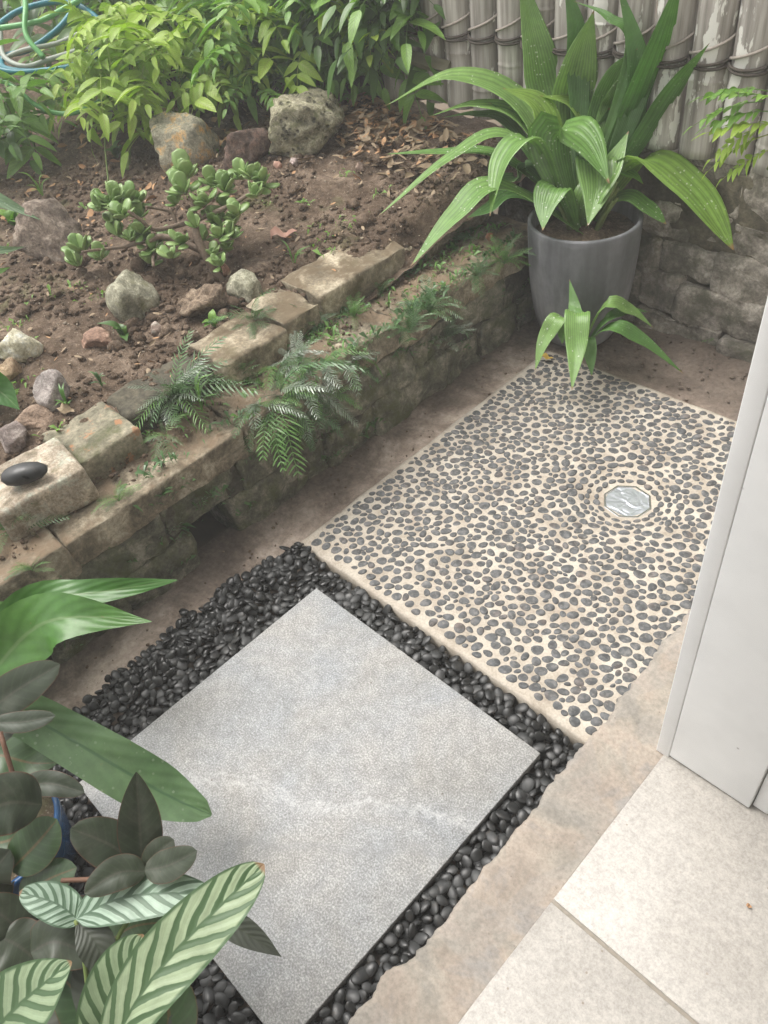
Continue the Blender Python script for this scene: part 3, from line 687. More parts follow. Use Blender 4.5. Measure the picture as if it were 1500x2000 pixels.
def fill(level, mind, tries, seed):
    g = {}; rr = random.Random(seed); kept = []
    for _ in range(tries):
        u, v = rr.uniform(-0.2, 0.66), rr.uniform(-1.25, 0.07)
        a = rr.uniform(0.0088, 0.0158)*(1.12 if rr.random() < .1 else 1)
        if not inbed(u, v, a*0.75): continue
        if not (-60 < pix((u, v, 0))[0] and pix((u, v, 0))[1] < 2120): continue
        ci, cj = int(u/mind+500), int(v/mind+500)
        if any((u-q[0])**2+(v-q[1])**2 < mind*mind for i in range(ci-1, ci+2) for j in range(cj-1, cj+2) for q in g.get((i, j), ())): continue
        g.setdefault((ci, cj), []).append((u, v)); kept.append((u, v, a))
    for u, v, a in kept:
        b = a*rr.uniform(0.62, 0.85); c = a*rr.uniform(0.26, 0.40)
        base = -0.042 if u > -0.05 else -0.008-0.034*sm(-0.085, -0.04, u)
        if level == 0: z = base+c*0.9; tilt = 0.15
        elif level == 1: z = base+0.016+rr.uniform(0, .004); tilt = 0.5
        else: z = (-0.0115 if u > -0.05 else max(base+0.012, -0.0115*sm(-.12, -.05, u)))+rr.uniform(-.003, .002); tilt = 0.30
        if u < -0.06 and level == 2 and u < left_edge(v)+0.03: z = base+0.010+rr.uniform(0, .004)
        BP.append((level, u, v, z, a, b, c, rr.gauss(0, tilt), rr.gauss(0, tilt), rr.uniform(0, 6.28)))
fill(0, 0.0170, 26000, 1); fill(1, 0.0148, 46000, 2); fill(2, 0.0136, 80000, 3)
def shown(P):
    x, y = pix(P)
    return -5 < x < 1505 and -5 < y < 2005 and not (x < 150 and y > 1380) and not (x < 320 and y > 1480)
cand = [i for i, q in enumerate(BP) if q[0] == 2]
cand.sort(key=lambda i: -(BP[i][4]*BP[i][5]/depth(BP[i][1:4])**2 if shown(BP[i][1:4]) else 0))
solo = set(cand[:299]); sv, sf = [], []
def peb_label(u, v):
    if u < 0.0 and u < left_edge(v)+0.04: return 'black pebble at the outer rim of the pile spilling over the concrete below the wall', 'pebble', 'black pebbles at the rim of the pile'
    if u < 0.0: return 'glossy black pebble in the wide pile between the wall side and the grey paver', 'pebble', 'black pebbles in the wide pile'
    if u > 0.6: return 'glossy black pebble in the narrow strip between the grey paver and the doorstep', 'pebble', 'black pebbles along the doorstep'
    if v > 0.0: return 'glossy black pebble in the narrow strip between the grey paver and the pebble mosaic', 'pebble', 'black pebbles along the mosaic'
    return 'glossy black pebble between the grey paver and the striped leaves at the bottom', 'pebble', 'black pebbles by the striped leaves'
for i, (lv, u, v, z, a, b, c, rx, ry, rz) in enumerate(BP):
    q = i % 6
    if i in solo:
        o = put('black_pebble', ells_m[q], M['bpeb'], None, (u, v, z), (rx, ry, rz), (a, b, c)); tag(o, *peb_label(u, v))
    else:
        m_ = Matrix.Translation((u, v, z)) @ Matrix.Rotation(rz, 4, 'Z') @ Matrix.Rotation(ry, 4, 'Y') @ Matrix.Rotation(rx, 4, 'X') @ Matrix.Diagonal((a, b, c, 1))
        src = ells[q]; o = len(sv); sv += [m_ @ Vector(p) for p in src[0]]; sf += [tuple(j+o for j in f) for f in src[1]]
stuff(put('black_pebbles', mk('black_pebbles', sv, sf), M['bpeb']))
P = Z(360, 1196, 0.0)
tag(put('black_pebble', ells_m[1], M['bpeb'], None, (P.x, P.y, 0.0), (0, .1, .3), (.013, .0095, .006)), 'single dark pebble lying apart on the brown concrete below the wall', 'pebble')

# ================================================================== RETAINING WALL
rw = thing('retaining_wall', 'low mossy stone retaining wall with capping stones, below the garden bed', 'retaining wall', (-0.35, 0, 0))
def stone_part(par, name, a, b, seed, mat, amp=0.006, r=0.012, step=0.018, amp2=0.0):
    c = tuple((p+q)/2 for p, q in zip(a, b)); base = par.location
    v, f = roundbox(abs(b[0]-a[0]), abs(b[1]-a[1]), abs(b[2]-a[2]), r, seed, amp, (c[0]-base[0], c[1]-base[1], c[2]-base[2]), step, 15.0, None, amp2)
    return put(name, mk(name, v, f), mat, par)
# capping stones, top at about 0.27
rr = random.Random(5); caps = [-1.75, -1.15, -0.72, -0.36, 0.085, 0.36, 0.60, 0.86, 1.19]
for i, (v0, v1) in enumerate(zip(caps, caps[1:])):
    t = 0.268+0.006*rr.uniform(-1, 1); du = rr.uniform(-.006, .006)
    if i == 4: t -= 0.004
    stone_part(rw, 'capping_stone', (-0.47, v0+0.001, t-0.078), (-0.268+du, v1-0.001, t), 20+i, M['capstone'], 0.009, 0.008, 0.016, 0.008)
# face stones (two rough courses) leaving a weep hole near v = -0.06
rows = [(0.093, 0.188, [-1.75, -1.3, -0.95, -0.62, -0.40, -0.16, 0.05, 0.33, 0.62, 0.80, 0.99, 1.19]),
        (-0.03, 0.09, [-1.75, -1.25, -0.80, -0.50, -0.30, -0.115, 0.0, 0.30, 0.47, 0.74, 0.90, 1.06, 1.19])]
for k, (z0, z1, vs_) in enumerate(rows):
    for i, (v0, v1) in enumerate(zip(vs_, vs_[1:])):
        if k == 1 and i == 5: continue
        far = v0 > 0.28
        u1 = -0.281+rr.uniform(-.006, .006)+(0.012*sm(0.3, 0.7, v0)*(1 if k else 0.3))
        stone_part(rw, 'stone', (-0.46, v0+0.001, z0-.001), (u1, v1-0.001, z1+.001), 50+i+20*k, M['wallstone'], 0.016 if far else 0.010, 0.010, 0.015, 0.028 if far else 0.012)
stone_part(rw, 'mortar_core', (-0.455, -1.74, -0.04), (-0.290, -0.12, 0.188), 90, M['bedmortar'], 0.010, 0.01, 0.02)
stone_part(rw, 'mortar_core', (-0.455, 0.005, -0.04), (-0.288, 1.18, 0.188), 91, M['bedmortar'], 0.010, 0.01, 0.02)

# upper edging, one course set back on the capping
ed = thing('garden_edging', 'row of pale sandstone edging stones set back on top of the retaining wall', 'garden edging', (-0.5, 0.3, 0.26))
for i, (v0, v1, z1, uo) in enumerate(((0.155, 0.345, 0.338, -0.395), (0.345, 0.475, 0.341, -0.415), (0.475, 0.795, 0.348, -0.425), (-0.245, -0.085, 0.325, -0.385), (-0.75, -0.435, 0.33, -0.43), (-1.3, -0.75, 0.33, -0.43))):
    stone_part(ed, 'edging_stone', (uo-0.165, v0+0.003, 0.23), (uo, v1-0.003, z1), 120+i, M['edgestone'] if i != 3 else stone_mat('orange_grey_slab', (0.13, 0.125, 0.085), (0.25, 0.23, 0.165), (0.38, 0.34, 0.25), 14, lichen=(0.42, 0.20, 0.10), lich_amt=0.56, moss=(0.09, 0.10, 0.04), moss_amt=0.60), 0.010, 0.008, 0.015, 0.01)
stone_part(ed, 'edging_stone', (-0.56, -0.085, 0.20), (-0.44, 0.152, 0.325), 131, M['bedmortar'], 0.01, 0.02)
stone_part(ed, 'edging_stone', (-0.54, 0.795, 0.22), (-0.44, 1.18, 0.325), 132, M['edgestone'], 0.012, 0.02)

# ================================================================== BACK STONE WALL
bw = thing('back_wall', 'old grey rubble stone wall under the bamboo fence', 'stone wall', (0.2, 1.4, 0))
def bstone(u0, u1, z0, z1, v, seed, amp=0.012, amp2=0.020): stone_part(bw, 'stone', (u0+.001, v, z0-.001), (u1-.001, 1.55, z1+.001), seed, M['backstone'], amp, 0.009, 0.018, amp2)
for i, a in enumerate([(-0.55, -0.20, 0.335, 0.47, 1.335), (-0.20, 0.03, 0.335, 0.478, 1.33), (0.03, 0.215, 0.345, 0.475, 1.318), (0.215, 0.50, 0.34, 0.478, 1.325), (0.50, 0.76, 0.33, 0.475, 1.33),
    (-0.50, -0.1, 0.24, 0.335, 1.325), (-0.1, 0.10, 0.25, 0.345, 1.32), (0.10, 0.205, 0.27, 0.345, 1.318), (0.205, 0.40, 0.25, 0.34, 1.312), (0.40, 0.76, 0.25, 0.33, 1.315),
    (-0.5, 0.02, 0.145, 0.245, 1.31), (0.02, 0.19, 0.17, 0.25, 1.305), (0.19, 0.42, 0.155, 0.25, 1.30), (0.42, 0.76, 0.16, 0.25, 1.305),
    (-0.5, -0.02, -0.03, 0.148, 1.30), (-0.02, 0.10, 0.06, 0.17, 1.295), (0.10, 0.46, 0.045, 0.155, 1.285), (0.46, 0.76, 0.03, 0.16, 1.285), (-0.02, 0.25, -0.04, 0.058, 1.27), (0.25, 0.76, -0.04, 0.043, 1.262)]):
    bstone(*a, 200+i)
stone_part(bw, 'mortar_core', (-0.55, 1.322, -0.04), (0.76, 1.54, 0.455), 240, M['bedmortar'], 0.012, 0.01, 0.025)

# ================================================================== BAMBOO FENCE
bf = thing('bamboo_fence', 'weathered grey bamboo fence of split poles lashed with dark rope', 'bamboo fence', (-0.3, 1.37, 0.47))
rr = random.Random(9); FV = 1.352
u = -1.02; poles = []
while u < 1.3:
    wd = rr.uniform(0.086, 0.102)*(1+0.06*sm(-.4, .2, u)); poles.append((u+wd/2, wd)); u += wd+rr.uniform(-.002, .004)
for i, (uc, wd) in enumerate(poles):
    zb = 0.468+rr.uniform(-.012, .012)+0.02*sm(0.2, 0.8, -uc); zt = 1.22+rr.uniform(-.05, .05); ra = wd/2
    nodes = [zb+rr.uniform(0.05, 0.3)+k*rr.uniform(.30, .36) for k in range(4)]
    lean = rr.uniform(-.006, .006); nzs = 34; seg = 11; v = []; f = []
    def ring(z, q, dz=0):
        k = ra*q
        for j in range(seg):
            t = math.pi*j/(seg-1); v.append((-math.cos(t)*k+lean*(z-zb), -math.sin(t)*k*0.82, z+dz))
        for j in range(seg):
            t = math.pi*(seg-1-j)/(seg-1); v.append((-math.cos(t)*k*.8+lean*(z-zb), -math.sin(t)*k*0.6, z+dz))
    zs = sorted([zb+(zt-zb)*k/nzs for k in range(nzs+1)]+[n+o for n in nodes for o in (-.006, -.002, .002, .006) if zb < n+o < zt])
    for z in zs:
        d = min(abs(z-n) for n in nodes); ring(z, 1+0.006*nz(z*6, i)+(0.035 if d < .0025 else (-0.012 if d < .0065 else 0)))
    n2 = 2*seg
    for k in range(len(zs)-1):
        for j in range(n2): f.append((k*n2+j, k*n2+(j+1) % n2, (k+1)*n2+(j+1) % n2, (k+1)*n2+j))
    f.append(tuple(range(n2))[::-1]); f.append(tuple((len(zs)-1)*n2+j for j in range(n2)))
    base = Vector((uc, FV, 0))-bf.location
    put('bamboo_pole', mk('bamboo_pole', v, f), M['bamboo'], bf, base)
    # lashing: a pale diagonal strand over the pole and the dark rope dipping across it
    zr = 0.692+0.004*rr.uniform(-1, 1); pts = []; pts2 = []; q2 = []
    for k in range(13):
        t = math.pi*(k/12); x = -math.cos(t)*(ra+.004); y = -math.sin(t)*(ra*.82+.005)
        s = k/12
        pts.append((x, y, zr+0.004+0.050*s**1.6)); pts2.append((x, y-.002, zr-0.012*math.sin(math.pi*s)+0.006*s)); q2.append((x, y-.003, zr-0.005-0.010*math.sin(math.pi*s)-.004*s))
    put('rope_strand', mk('rope_strand', *tube(pts, 0.0035, 6)), M['rope_pale'], bf, base)
    put('rope', mk('rope', *cat(tube(pts2, 0.0036, 6), tube(q2, 0.0036, 6))), M['rope'], bf, base)
put('rail', mk('rail', *boxmesh((-0.75, 0.005, 0.20), (1.55, 0.035, 0.25))), M['paling'], bf)
put('rail', mk('rail', *boxmesh((-0.75, 0.005, 0.60), (1.55, 0.035, 0.65))), M['paling'], bf)
# added dark paling fence, gives the darkness behind the creeper
pfn = thing('dark_backing_fence', 'added dark timber paling fence that darkens the gaps behind the leafy creeper', 'paling fence', (-2.5, 1.42, 0.35))
for i in range(42):
    u0 = -5.2+i*0.1; v, f = boxmesh((u0+.002+2.5, -0.01+0.004*(i % 2), -0.05), (u0+.098+2.5, 0.01+0.004*(i % 2), 1.05+0.02*rr.uniform(-1, 1)), 0.003)
    put('paling', mk('paling', v, f), M['paling'], pfn)
a, b = V(740, 95, 1.31), V(880, 135, 1.31)
v, f = tube([a+(a-b)*.7, b], 0.022, 4); tag(put('timber_plank', mk('timber_plank', v, f, smooth=False), M['timber']), 'mossy timber plank lying aslant at the left end of the bamboo fence', 'plank')

# ================================================================== POT AND ITS PLANT
PC = Vector((-0.118, 1.150, 0.0)); PR, PH = 0.148, 0.350
pot = thing('plant_pot', 'tall rounded grey fibre-clay pot in the corner behind the mosaic', 'plant pot', PC)
prof = [(0.0, 0.004), (0.085, 0.004), (0.098, 0.010), (0.112, 0.035), (0.124, 0.07), (0.134, 0.12), (0.141, 0.18), (0.1455, 0.25), (PR, 0.33), (PR, PH-0.004), (PR-0.002, PH), (PR-0.010, PH), (PR-0.012, PH-0.004), (PR-0.014, 0.30), (0.12, 0.25)]
put('body', mk('body', *lathe(prof, 64)), M['pot'], pot)
def potsoil(a, b):
    t = 2*math.pi*b; r_ = (PR-0.0135)*a; x, y = r_*math.cos(t), r_*math.sin(t); return (x, y, 0.308+0.01*fbm(x*20, y*20)+0.02*(1-a))
put('potting_soil', mk('potting_soil', *grid(12, 40, potsoil)), M['soil'], pot)

def safe(P, x, y):
    if P.y > 1.285: P = V(x, y, 1.285)
    if P.x < -0.30:
        z = soil_z(P.x, P.y)+0.03
        if P.z < z: P = Z(x, y, z)
    return P
pp = thing('palm_grass', 'large arching plant with broad ribbed green leaves growing in the grey pot', 'potted plant', PC+Vector((0, 0, 0.31)))
def palm_leaf(par, pts, t0, t1, wpx, mat, base=None, fold=0.25, nrm=None, seed=0, tmid=None, prof=lance, pl=.10, face=False):
    P = []; n = len(pts)
    for i, (x, y) in enumerate(pts):
        t = t0+(t1-t0)*(i+1)/n; P.append(safe(D(x, y, t), x, y))
    B = base if base is not None else PC+Vector((R.uniform(-.035, .035), R.uniform(-.035, .035), 0.315))
    path = spline([B]+P, 22); wd = wpx/FPX*t1
    h = path[-1]-path[0]; h.z = 0; q = 0.5 if seed == 13 else 0.35*sm(0.05, 0.16, h.length) if face else sm(0.05, 0.16, h.length); up = Vector((R.gauss(0, .12), R.gauss(0, .12), 1))
    sd = (h.normalized().cross(up) if h.length > 1e-3 else Vector(_r))
    cr = Vector(_r) if sd.dot(Vector(_r)) > 0 else -Vector(_r); sd = (sd*q+cr*(1-q)).normalized()
    v, f, uv = blade(path, wd, prof, (0, 0, 1), 14, fold, 0.0, 1, pl, 0.04, 1.2, seed, 0.0, sd)
    return put('leaf', mk('leaf', shift(v, par.location), f, True, uv), mat, par)
PL = [ # points, depth start/end, width, material
 ([(1025, 215), (890, 150), (750, 208)], 2.12, 2.15, 62, 'palm'),
 ([(1030, 245), (935, 206), (835, 228)], 2.12, 2.15, 42, 'palm'),
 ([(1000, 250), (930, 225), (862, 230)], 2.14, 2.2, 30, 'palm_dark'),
 ([(985, 310), (860, 299), (750, 301)], 2.1, 2.15, 34, 'palm'),
 ([(1000, 272), (880, 310), (735, 425)], 2.08, 2.05, 50, 'palm'),
 ([(975, 365), (890, 420), (802, 520)], 2.02, 1.93, 58, 'palm'),
 ([(1040, 285), (985, 310), (957, 422)], 2.0, 1.95, 92, 'palm'),
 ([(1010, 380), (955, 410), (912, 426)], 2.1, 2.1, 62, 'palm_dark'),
 ([(1090, 370), (1070, 395), (1060, 450)], 2.0, 1.93, 72, 'palm'),
 ([(1160, 320), (1165, 370), (1148, 441)], 1.98, 1.93, 80, 'palm'),
 ([(1078, 290), (1108, 258), (1150, 285), (1190, 358)], 2.0, 1.9, 112, 'palm'),
 ([(1150, 390), (1192, 330), (1228, 256)], 1.99, 1.93, 76, 'palm'),
 ([(1195, 345), (1230, 342), (1257, 360)], 2.0, 1.95, 56, 'palm_fresh'),
 ([(1250, 318), (1345, 370), (1432, 488)], 2.0, 1.86, 96, 'palm_fresh'),
 ([(1215, 385), (1260, 405), (1301, 438)], 2.02, 1.96, 48, 'palm'),
 ([(1075, 210), (1048, 90), (1012, -70)], 2.1, 2.12, 80, 'palm'),
 ([(1118, 230), (1132, 120), (1160, 20)], 2.08, 2.02, 92, 'palm'),
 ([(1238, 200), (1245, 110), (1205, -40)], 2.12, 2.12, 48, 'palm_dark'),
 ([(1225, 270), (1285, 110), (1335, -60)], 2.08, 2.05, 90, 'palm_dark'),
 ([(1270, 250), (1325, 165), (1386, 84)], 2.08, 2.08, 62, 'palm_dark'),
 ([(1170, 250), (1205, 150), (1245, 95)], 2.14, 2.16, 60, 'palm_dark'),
 ([(1185, 240), (1208, 180), (1238, 120)], 2.1, 2.1, 48, 'palm'),
 ([(1075, 280), (1050, 205), (982, 172)], 2.04, 1.98, 84, 'palm_fresh'),
 ([(1150, 270), (1120, 205), (1055, 187)], 2.06, 2.0, 56, 'palm_fresh'),
 ([(1130, 180), (1125, 60), (1100, -50)], 2.14, 2.16, 46, 'palm_dark'),
 ([(1230, 110), (1190, 35), (1120, 2)], 2.1, 2.06, 24, 'palm_dark'),
 ([(1040, 330), (1005, 350), (955, 335)], 2.1, 2.12, 56, 'palm_dark'),
 ([(1060, 260), (1010, 230), (955, 200)], 2.12, 2.14, 34, 'palm_dark'),
 ([(1100, 300), (1090, 230), (1100, 150)], 2.12, 2.14, 60, 'palm_dark'),
 ([(1150, 300), (1175, 260), (1190, 210)], 2.12, 2.14, 60, 'palm_dark'),
 ([(1100, 340), (1110, 300), (1125, 250)], 2.06, 2.06, 64, 'palm_dark'),
]
for i, (pts, t0, t1, wpx, mt) in enumerate(PL): palm_leaf(pp, pts, t0, t1, wpx*(1.2 if i < 6 else 1.0 if i in (6, 8, 9, 10, 11) else 1.08 if i == 13 else 0.92), M[mt], seed=i, face=i in (15, 16, 17, 18, 19, 20, 21, 24, 28, 29), prof=(strap if i in (13, 14) else lance))
for i in range(9):
    a = R.uniform(0, 6.28); B = PC+Vector((.03*math.cos(a), .03*math.sin(a), .30)); T = B+Vector((.05*math.cos(a), .05*math.sin(a), R.uniform(.10, .16)))
    v, f = tube([B, (B+T)/2+Vector((0, 0, .01)), T], [.008, .006, .004], 6); put('stalk', mk('stalk', shift(v, pp.location), f), M['stem'], pp)

B0 = Z(1135, 690, 0.0); B0.z = 0.0
sp = thing('palm_grass_seedling', 'small ribbed-leaf seedling at the foot of the grey pot', 'plant', B0)
for i, (pts, t1, wpx, mt) in enumerate([
 ([(1100, 620), (1065, 660), (1045, 723)], 1.98, 34, 'palm'), ([(1128, 610), (1125, 680), (1117, 762)], 1.90, 44, 'palm'),
 ([(1145, 660), (1152, 695), (1156, 735)], 1.95, 28, 'palm_dark'), ([(1190, 640), (1255, 665), (1335, 730)], 2.03, 36, 'palm_dark'),
 ([(1180, 600), (1230, 605), (1276, 640)], 2.05, 34, 'palm'), ([(1180, 630), (1225, 605), (1268, 610)], 2.08, 22, 'palm_dark'),
 ([(1128, 630), (1120, 590), (1112, 545)], 2.0, 24, 'palm_dark'), ([(1110, 630), (1100, 650), (1098, 672)], 1.98, 26, 'palm')]):
    P = [D(x, y, 1.98+(t1-1.98)*(k+1)/3) for k, (x, y) in enumerate(pts)]
    for q in P: q.z = max(q.z, 0.012)
    path = spline([B0+Vector((0, 0, .005))]+P, 16); h = path[-1]-path[0]; h.z = 0
    v, f, uv = blade(path, wpx*1.1/FPX*1.98, lance, (0, 0, 1), 10, .25, 0, 1, .1, 0.03, 1, i, 0.0, h.normalized().cross(Vector((.1, 0, 1))).normalized())
    put('leaf', mk('leaf', shift(v, B0), f, True, uv), M[mt], sp)

# ================================================================== ROCKS
def rk(name, label, x, y, wpx, hpx, mat, seed, z=None, planes=11, rough=.11, kz=None, rot=None, cat_='rock', sink=.3, soft=42):
    """a rock whose outline centre is seen at x, y, about wpx by hpx large"""
    P0 = S(x, y+hpx*0.30) if z is None else Z(x, y+hpx*0.3, z); t = depth(P0); wx = wpx/FPX*t/2; hy = hpx/FPX*t/2
    hz = kz if kz else hy*0.95
    dims = (wx*1.02, wx*0.85, hz*1.05)
    v, f = rock(seed, dims, planes, rough, 4, 2.4, soft)
    o = put(name, mk(name, v, f), mat, None, (P0.x, P0.y, P0.z+hz*(1-2*sink*.9)), rot if rot else (0, 0, math.radians(-50)+seed*.4))
    tag(o, label, cat_); return o
def RM(n, a, b_, c, **k):
    a, b_, c = [tuple(min(.7, q*w_) for q in col_) for col_, w_ in ((a, 1.05), (b_, 1.25), (c, 1.4))]
    k['scale'] = k.get('scale', 14)*3.2; k.setdefault('bump', 0.9); return stone_mat(n, a, b_, c, **k)
rk('boulder', 'big pitted grey limestone boulder with dark lichen, at the back under the creeper', 612, 232, 172, 124, RM('pitted_limestone', (0.15, 0.14, 0.10), (0.27, 0.25, 0.17), (0.40, 0.37, 0.27), scale=12, pits=(0.05, 0.05, 0.035), bump=1.0, moss=(0.16, 0.17, 0.07), moss_amt=.58), 3, planes=8, rough=.22, rot=(0.15, 0, -1.0))
rk('rock', 'rounded stone with orange and cream patches under the yellow-green shrub', 376, 278, 124, 118, RM('orange_cream_rock', (0.19, 0.18, 0.13), (0.34, 0.32, 0.24), (0.52, 0.32, 0.14), scale=8, lichen=(.5, .45, .32), lich_amt=.6), 5, planes=10)
rk('rock', 'dark reddish-brown stone between the rounded orange stone and the big boulder', 488, 288, 116, 92, RM('red_brown_rock', (0.08, 0.055, 0.045), (0.14, 0.10, 0.08), (0.23, 0.15, 0.12), scale=14), 8)
rk('boulder', 'large smooth brown boulder to the left of the jade plant', 128, 455, 140, 132, RM('brown_boulder', (0.13, 0.10, 0.08), (0.22, 0.175, 0.14), (0.36, 0.30, 0.245), scale=9), 12, planes=9, rot=(.2, .2, .4))
rk('rock', 'grey angular stone below the jade plant', 262, 566, 116, 92, RM('grey_green_rock', (0.17, 0.165, 0.12), (0.28, 0.27, 0.20), (0.40, 0.38, 0.29), scale=10, moss=(.2, .2, .08), moss_amt=.62), 17, planes=8)
rk('rock', 'crumbly brown lump to the right of the grey angular stone', 400, 588, 100, 62, RM('crumbly_brown', (0.13, 0.095, 0.065), (0.23, 0.17, 0.12), (0.33, 0.26, 0.19), scale=18, bump=1.0), 21, rough=.25)
rk('rock', 'pale greenish block-shaped stone beside the foot of the jade trunk', 478, 555, 78, 66, RM('pale_green_rock', (0.23, 0.225, 0.16), (0.35, 0.34, 0.25), (0.48, 0.46, 0.36), scale=12), 25, planes=7)
rk('rock', 'cream white angular stone at the left edge of the bed', 38, 668, 96, 72, RM('cream_rock', (0.35, 0.32, 0.22), (0.48, 0.45, 0.33), (0.60, 0.57, 0.45), scale=9), 29, planes=8)
rk('rock', 'flat reddish stone lying on the soil right of the cream stone', 190, 651, 70, 58, RM('reddish_flat_rock', (0.24, 0.15, 0.11), (0.35, 0.22, 0.16), (0.42, 0.29, 0.22), scale=10), 33, kz=.02, planes=7)
rk('rock', 'small orange-tan stone just below the cream stone', 20, 724, 56, 44, RM('tan_rock', (0.26, 0.18, 0.11), (0.38, 0.27, 0.17), (0.46, 0.35, 0.24), scale=10), 37)
rk('rock', 'pinkish grey blocky stone standing above the flat brown oval one', 108, 756, 80, 82, RM('pinkish_grey_rock', (0.22, 0.19, 0.175), (0.33, 0.29, 0.27), (0.43, 0.39, 0.36), scale=13), 41, planes=7)
rk('rock', 'flat brown oval stone near the black pebble block', 64, 811, 86, 40, RM('flat_brown_rock', (0.20, 0.14, 0.10), (0.29, 0.21, 0.155), (0.38, 0.28, 0.21), scale=10), 45, kz=.02, planes=5, soft=8)
rk('rock', 'dull mauve stone between the flat oval stone and the sandstone block', 34, 850, 66, 54, RM('mauve_rock', (0.18, 0.145, 0.13), (0.27, 0.22, 0.20), (0.36, 0.31, 0.28), scale=12), 49, kz=.03)
rk('pebble', 'small pink stone on the soil in the middle of the bed', 308, 639, 30, 26, RM('pink_pebble', (0.36, 0.27, 0.22), (0.46, 0.36, 0.30), (0.55, 0.46, 0.4), scale=20), 53, cat_='stone')
rk('pebble', 'pink pebble in front of the boulder, the left one of two', 545, 322, 20, 20, M['dryleafpink'], 57, cat_='stone')
rk('pebble', 'pale pink pebble in front of the boulder, the right one of two', 578, 316, 24, 22, RM('pale_pink_pebble', (0.36, 0.27, 0.25), (0.46, 0.37, 0.34), (0.55, 0.46, 0.42), scale=20), 61, cat_='stone')
rk('clod', 'rounded pinkish clod on bare soil right of the boulder', 702, 327, 22, 20, RM('clod', (0.2, 0.14, 0.11), (0.28, 0.2, 0.16), (0.35, 0.27, 0.22), scale=20), 65, cat_='clod')
rk('pebble', 'orange pebble on the wall top near the grey pot', 955, 461, 18, 16, M['terracotta'], 69, z=.285, cat_='stone')
rk('wood_chunk', 'brown chunk of wood lying right of the jade trunk', 500, 515, 88, 30, RM('brown_wood', (0.10, 0.07, 0.05), (0.15, 0.11, 0.08), (0.21, 0.16, 0.12), scale=15), 73, kz=.018, cat_='wood')
rk('brick_piece', 'little upright reddish brick fragment by the jade trunk', 443, 528, 17, 40, RM('brick_red', (0.22, 0.12, 0.08), (0.30, 0.17, 0.12), (0.36, 0.23, 0.17), scale=20), 77, cat_='brick', planes=6)
# sandstone block with the big black pebble resting on it
bk = tag(put('sandstone_block', mk('sandstone_block', *roundbox(.185, .15, .085, .010, 301, .007, step=.018)), RM('pale_sandstone_block', (0.32, 0.27, 0.19), (0.48, 0.40, 0.31), (0.60, 0.50, 0.41), scale=9, moss=(.16, .15, .07), moss_amt=.64), None, (-0.415, -0.325, 0.308), (.02, -.03, 1.45)), 'pale squared sandstone block carrying a large smooth black pebble', 'stone block')
P = Z(42, 926, 0.372)
tag(put('black_stone', ells_m[2], plain('matt_black_stone', (0.022, 0.022, 0.022), (0.04, 0.04, 0.04), 40, .42, .1), None, P, (0, 0, 1.0), (.047, .026, .020)), 'large smooth black pebble resting on the pale sandstone block', 'stone')

# loose crumbs of soil, gravel and litter
def scatter(name, mat, n, area, smin, smax, seed, sub=1, flat=1.0, zf=None, dens=None):
    rr = random.Random(seed); sv, sf = [], []; V0, F0 = ICO[sub]; k = 0
    while k < n:
        u, v = rr.uniform(area[0], area[1]), rr.uniform(area[2], area[3])
        if dens and rr.random() > dens(u, v): continue
        x, y = pix((u, v, .35))
        k += 1; s = smin+(smax-smin)*rr.random()**3
        z = (zf or soil_h)(u, v)+s*0.25*flat; o = len(sv); ra = rr.uniform(0, 6.28); c, q = math.cos(ra), math.sin(ra); a1, a2 = rr.uniform(.7, 1.3), rr.uniform(.6, 1.0)
        for p in V0:
            j = 1+rr.uniform(-.22, .22); X, Y = p.x*s*a1*j, p.y*s*a2*j; sv.append((u+X*c-Y*q, v+X*q+Y*c, z+p.z*s*flat*.8*j))
        sf += [tuple(i+o for i in f) for f in F0]
    return stuff(put(name, mk(name, sv, sf, smooth=(sub > 1)), mat))
clump_hi = lambda u, v: max(0.0, min(1, 0.3+1.8*fbm(u*2.5+8, v*2.5)))
scatter('soil_clods', M['soil'], 380, (-1.7, -0.5, -0.5, 1.25), .008, .024, 12, sub=2, dens=clump_hi)
clump = lambda u, v: max(0.05, min(1, 0.5+1.3*fbm(u*3, v*3)))
scatter('soil_crumbs', M['soil'], 11000, (-2.0, -0.44, -0.6, 1.30), .0015, .013, 1, dens=clump)
scatter('gravel', RM('pale_gravel', (0.28, 0.22, 0.16), (0.40, 0.32, 0.25), (0.52, 0.45, 0.36), scale=30), 900, (-1.6, -0.45, -0.5, 1.25), .0015, .006, 2)
scatter('soil_crumbs', M['soil'], 1300, (-0.47, -0.285, -0.9, 1.15), .0012, .007, 3, zf=lambda u, v: .272, dens=lambda u, v: max(0.0, min(1, .2+1.6*fbm(u*6, v*6+4)))*sm(-.29, -.34, u) if u > -.34 else .5)
scatter('dirt_crumbs', M['soil'], 200, (-0.27, -0.14, -0.5, 1.2), .001, .005, 4, zf=lambda u, v: -.006)
scatter('dirt_crumbs', M['apron'], 240, (-0.02, 0.6, 1.04, 1.27), .001, .007, 5, zf=lambda u, v: -.004+.02*sm(1.05, 1.3, v)*sm(-.1, .3, u))

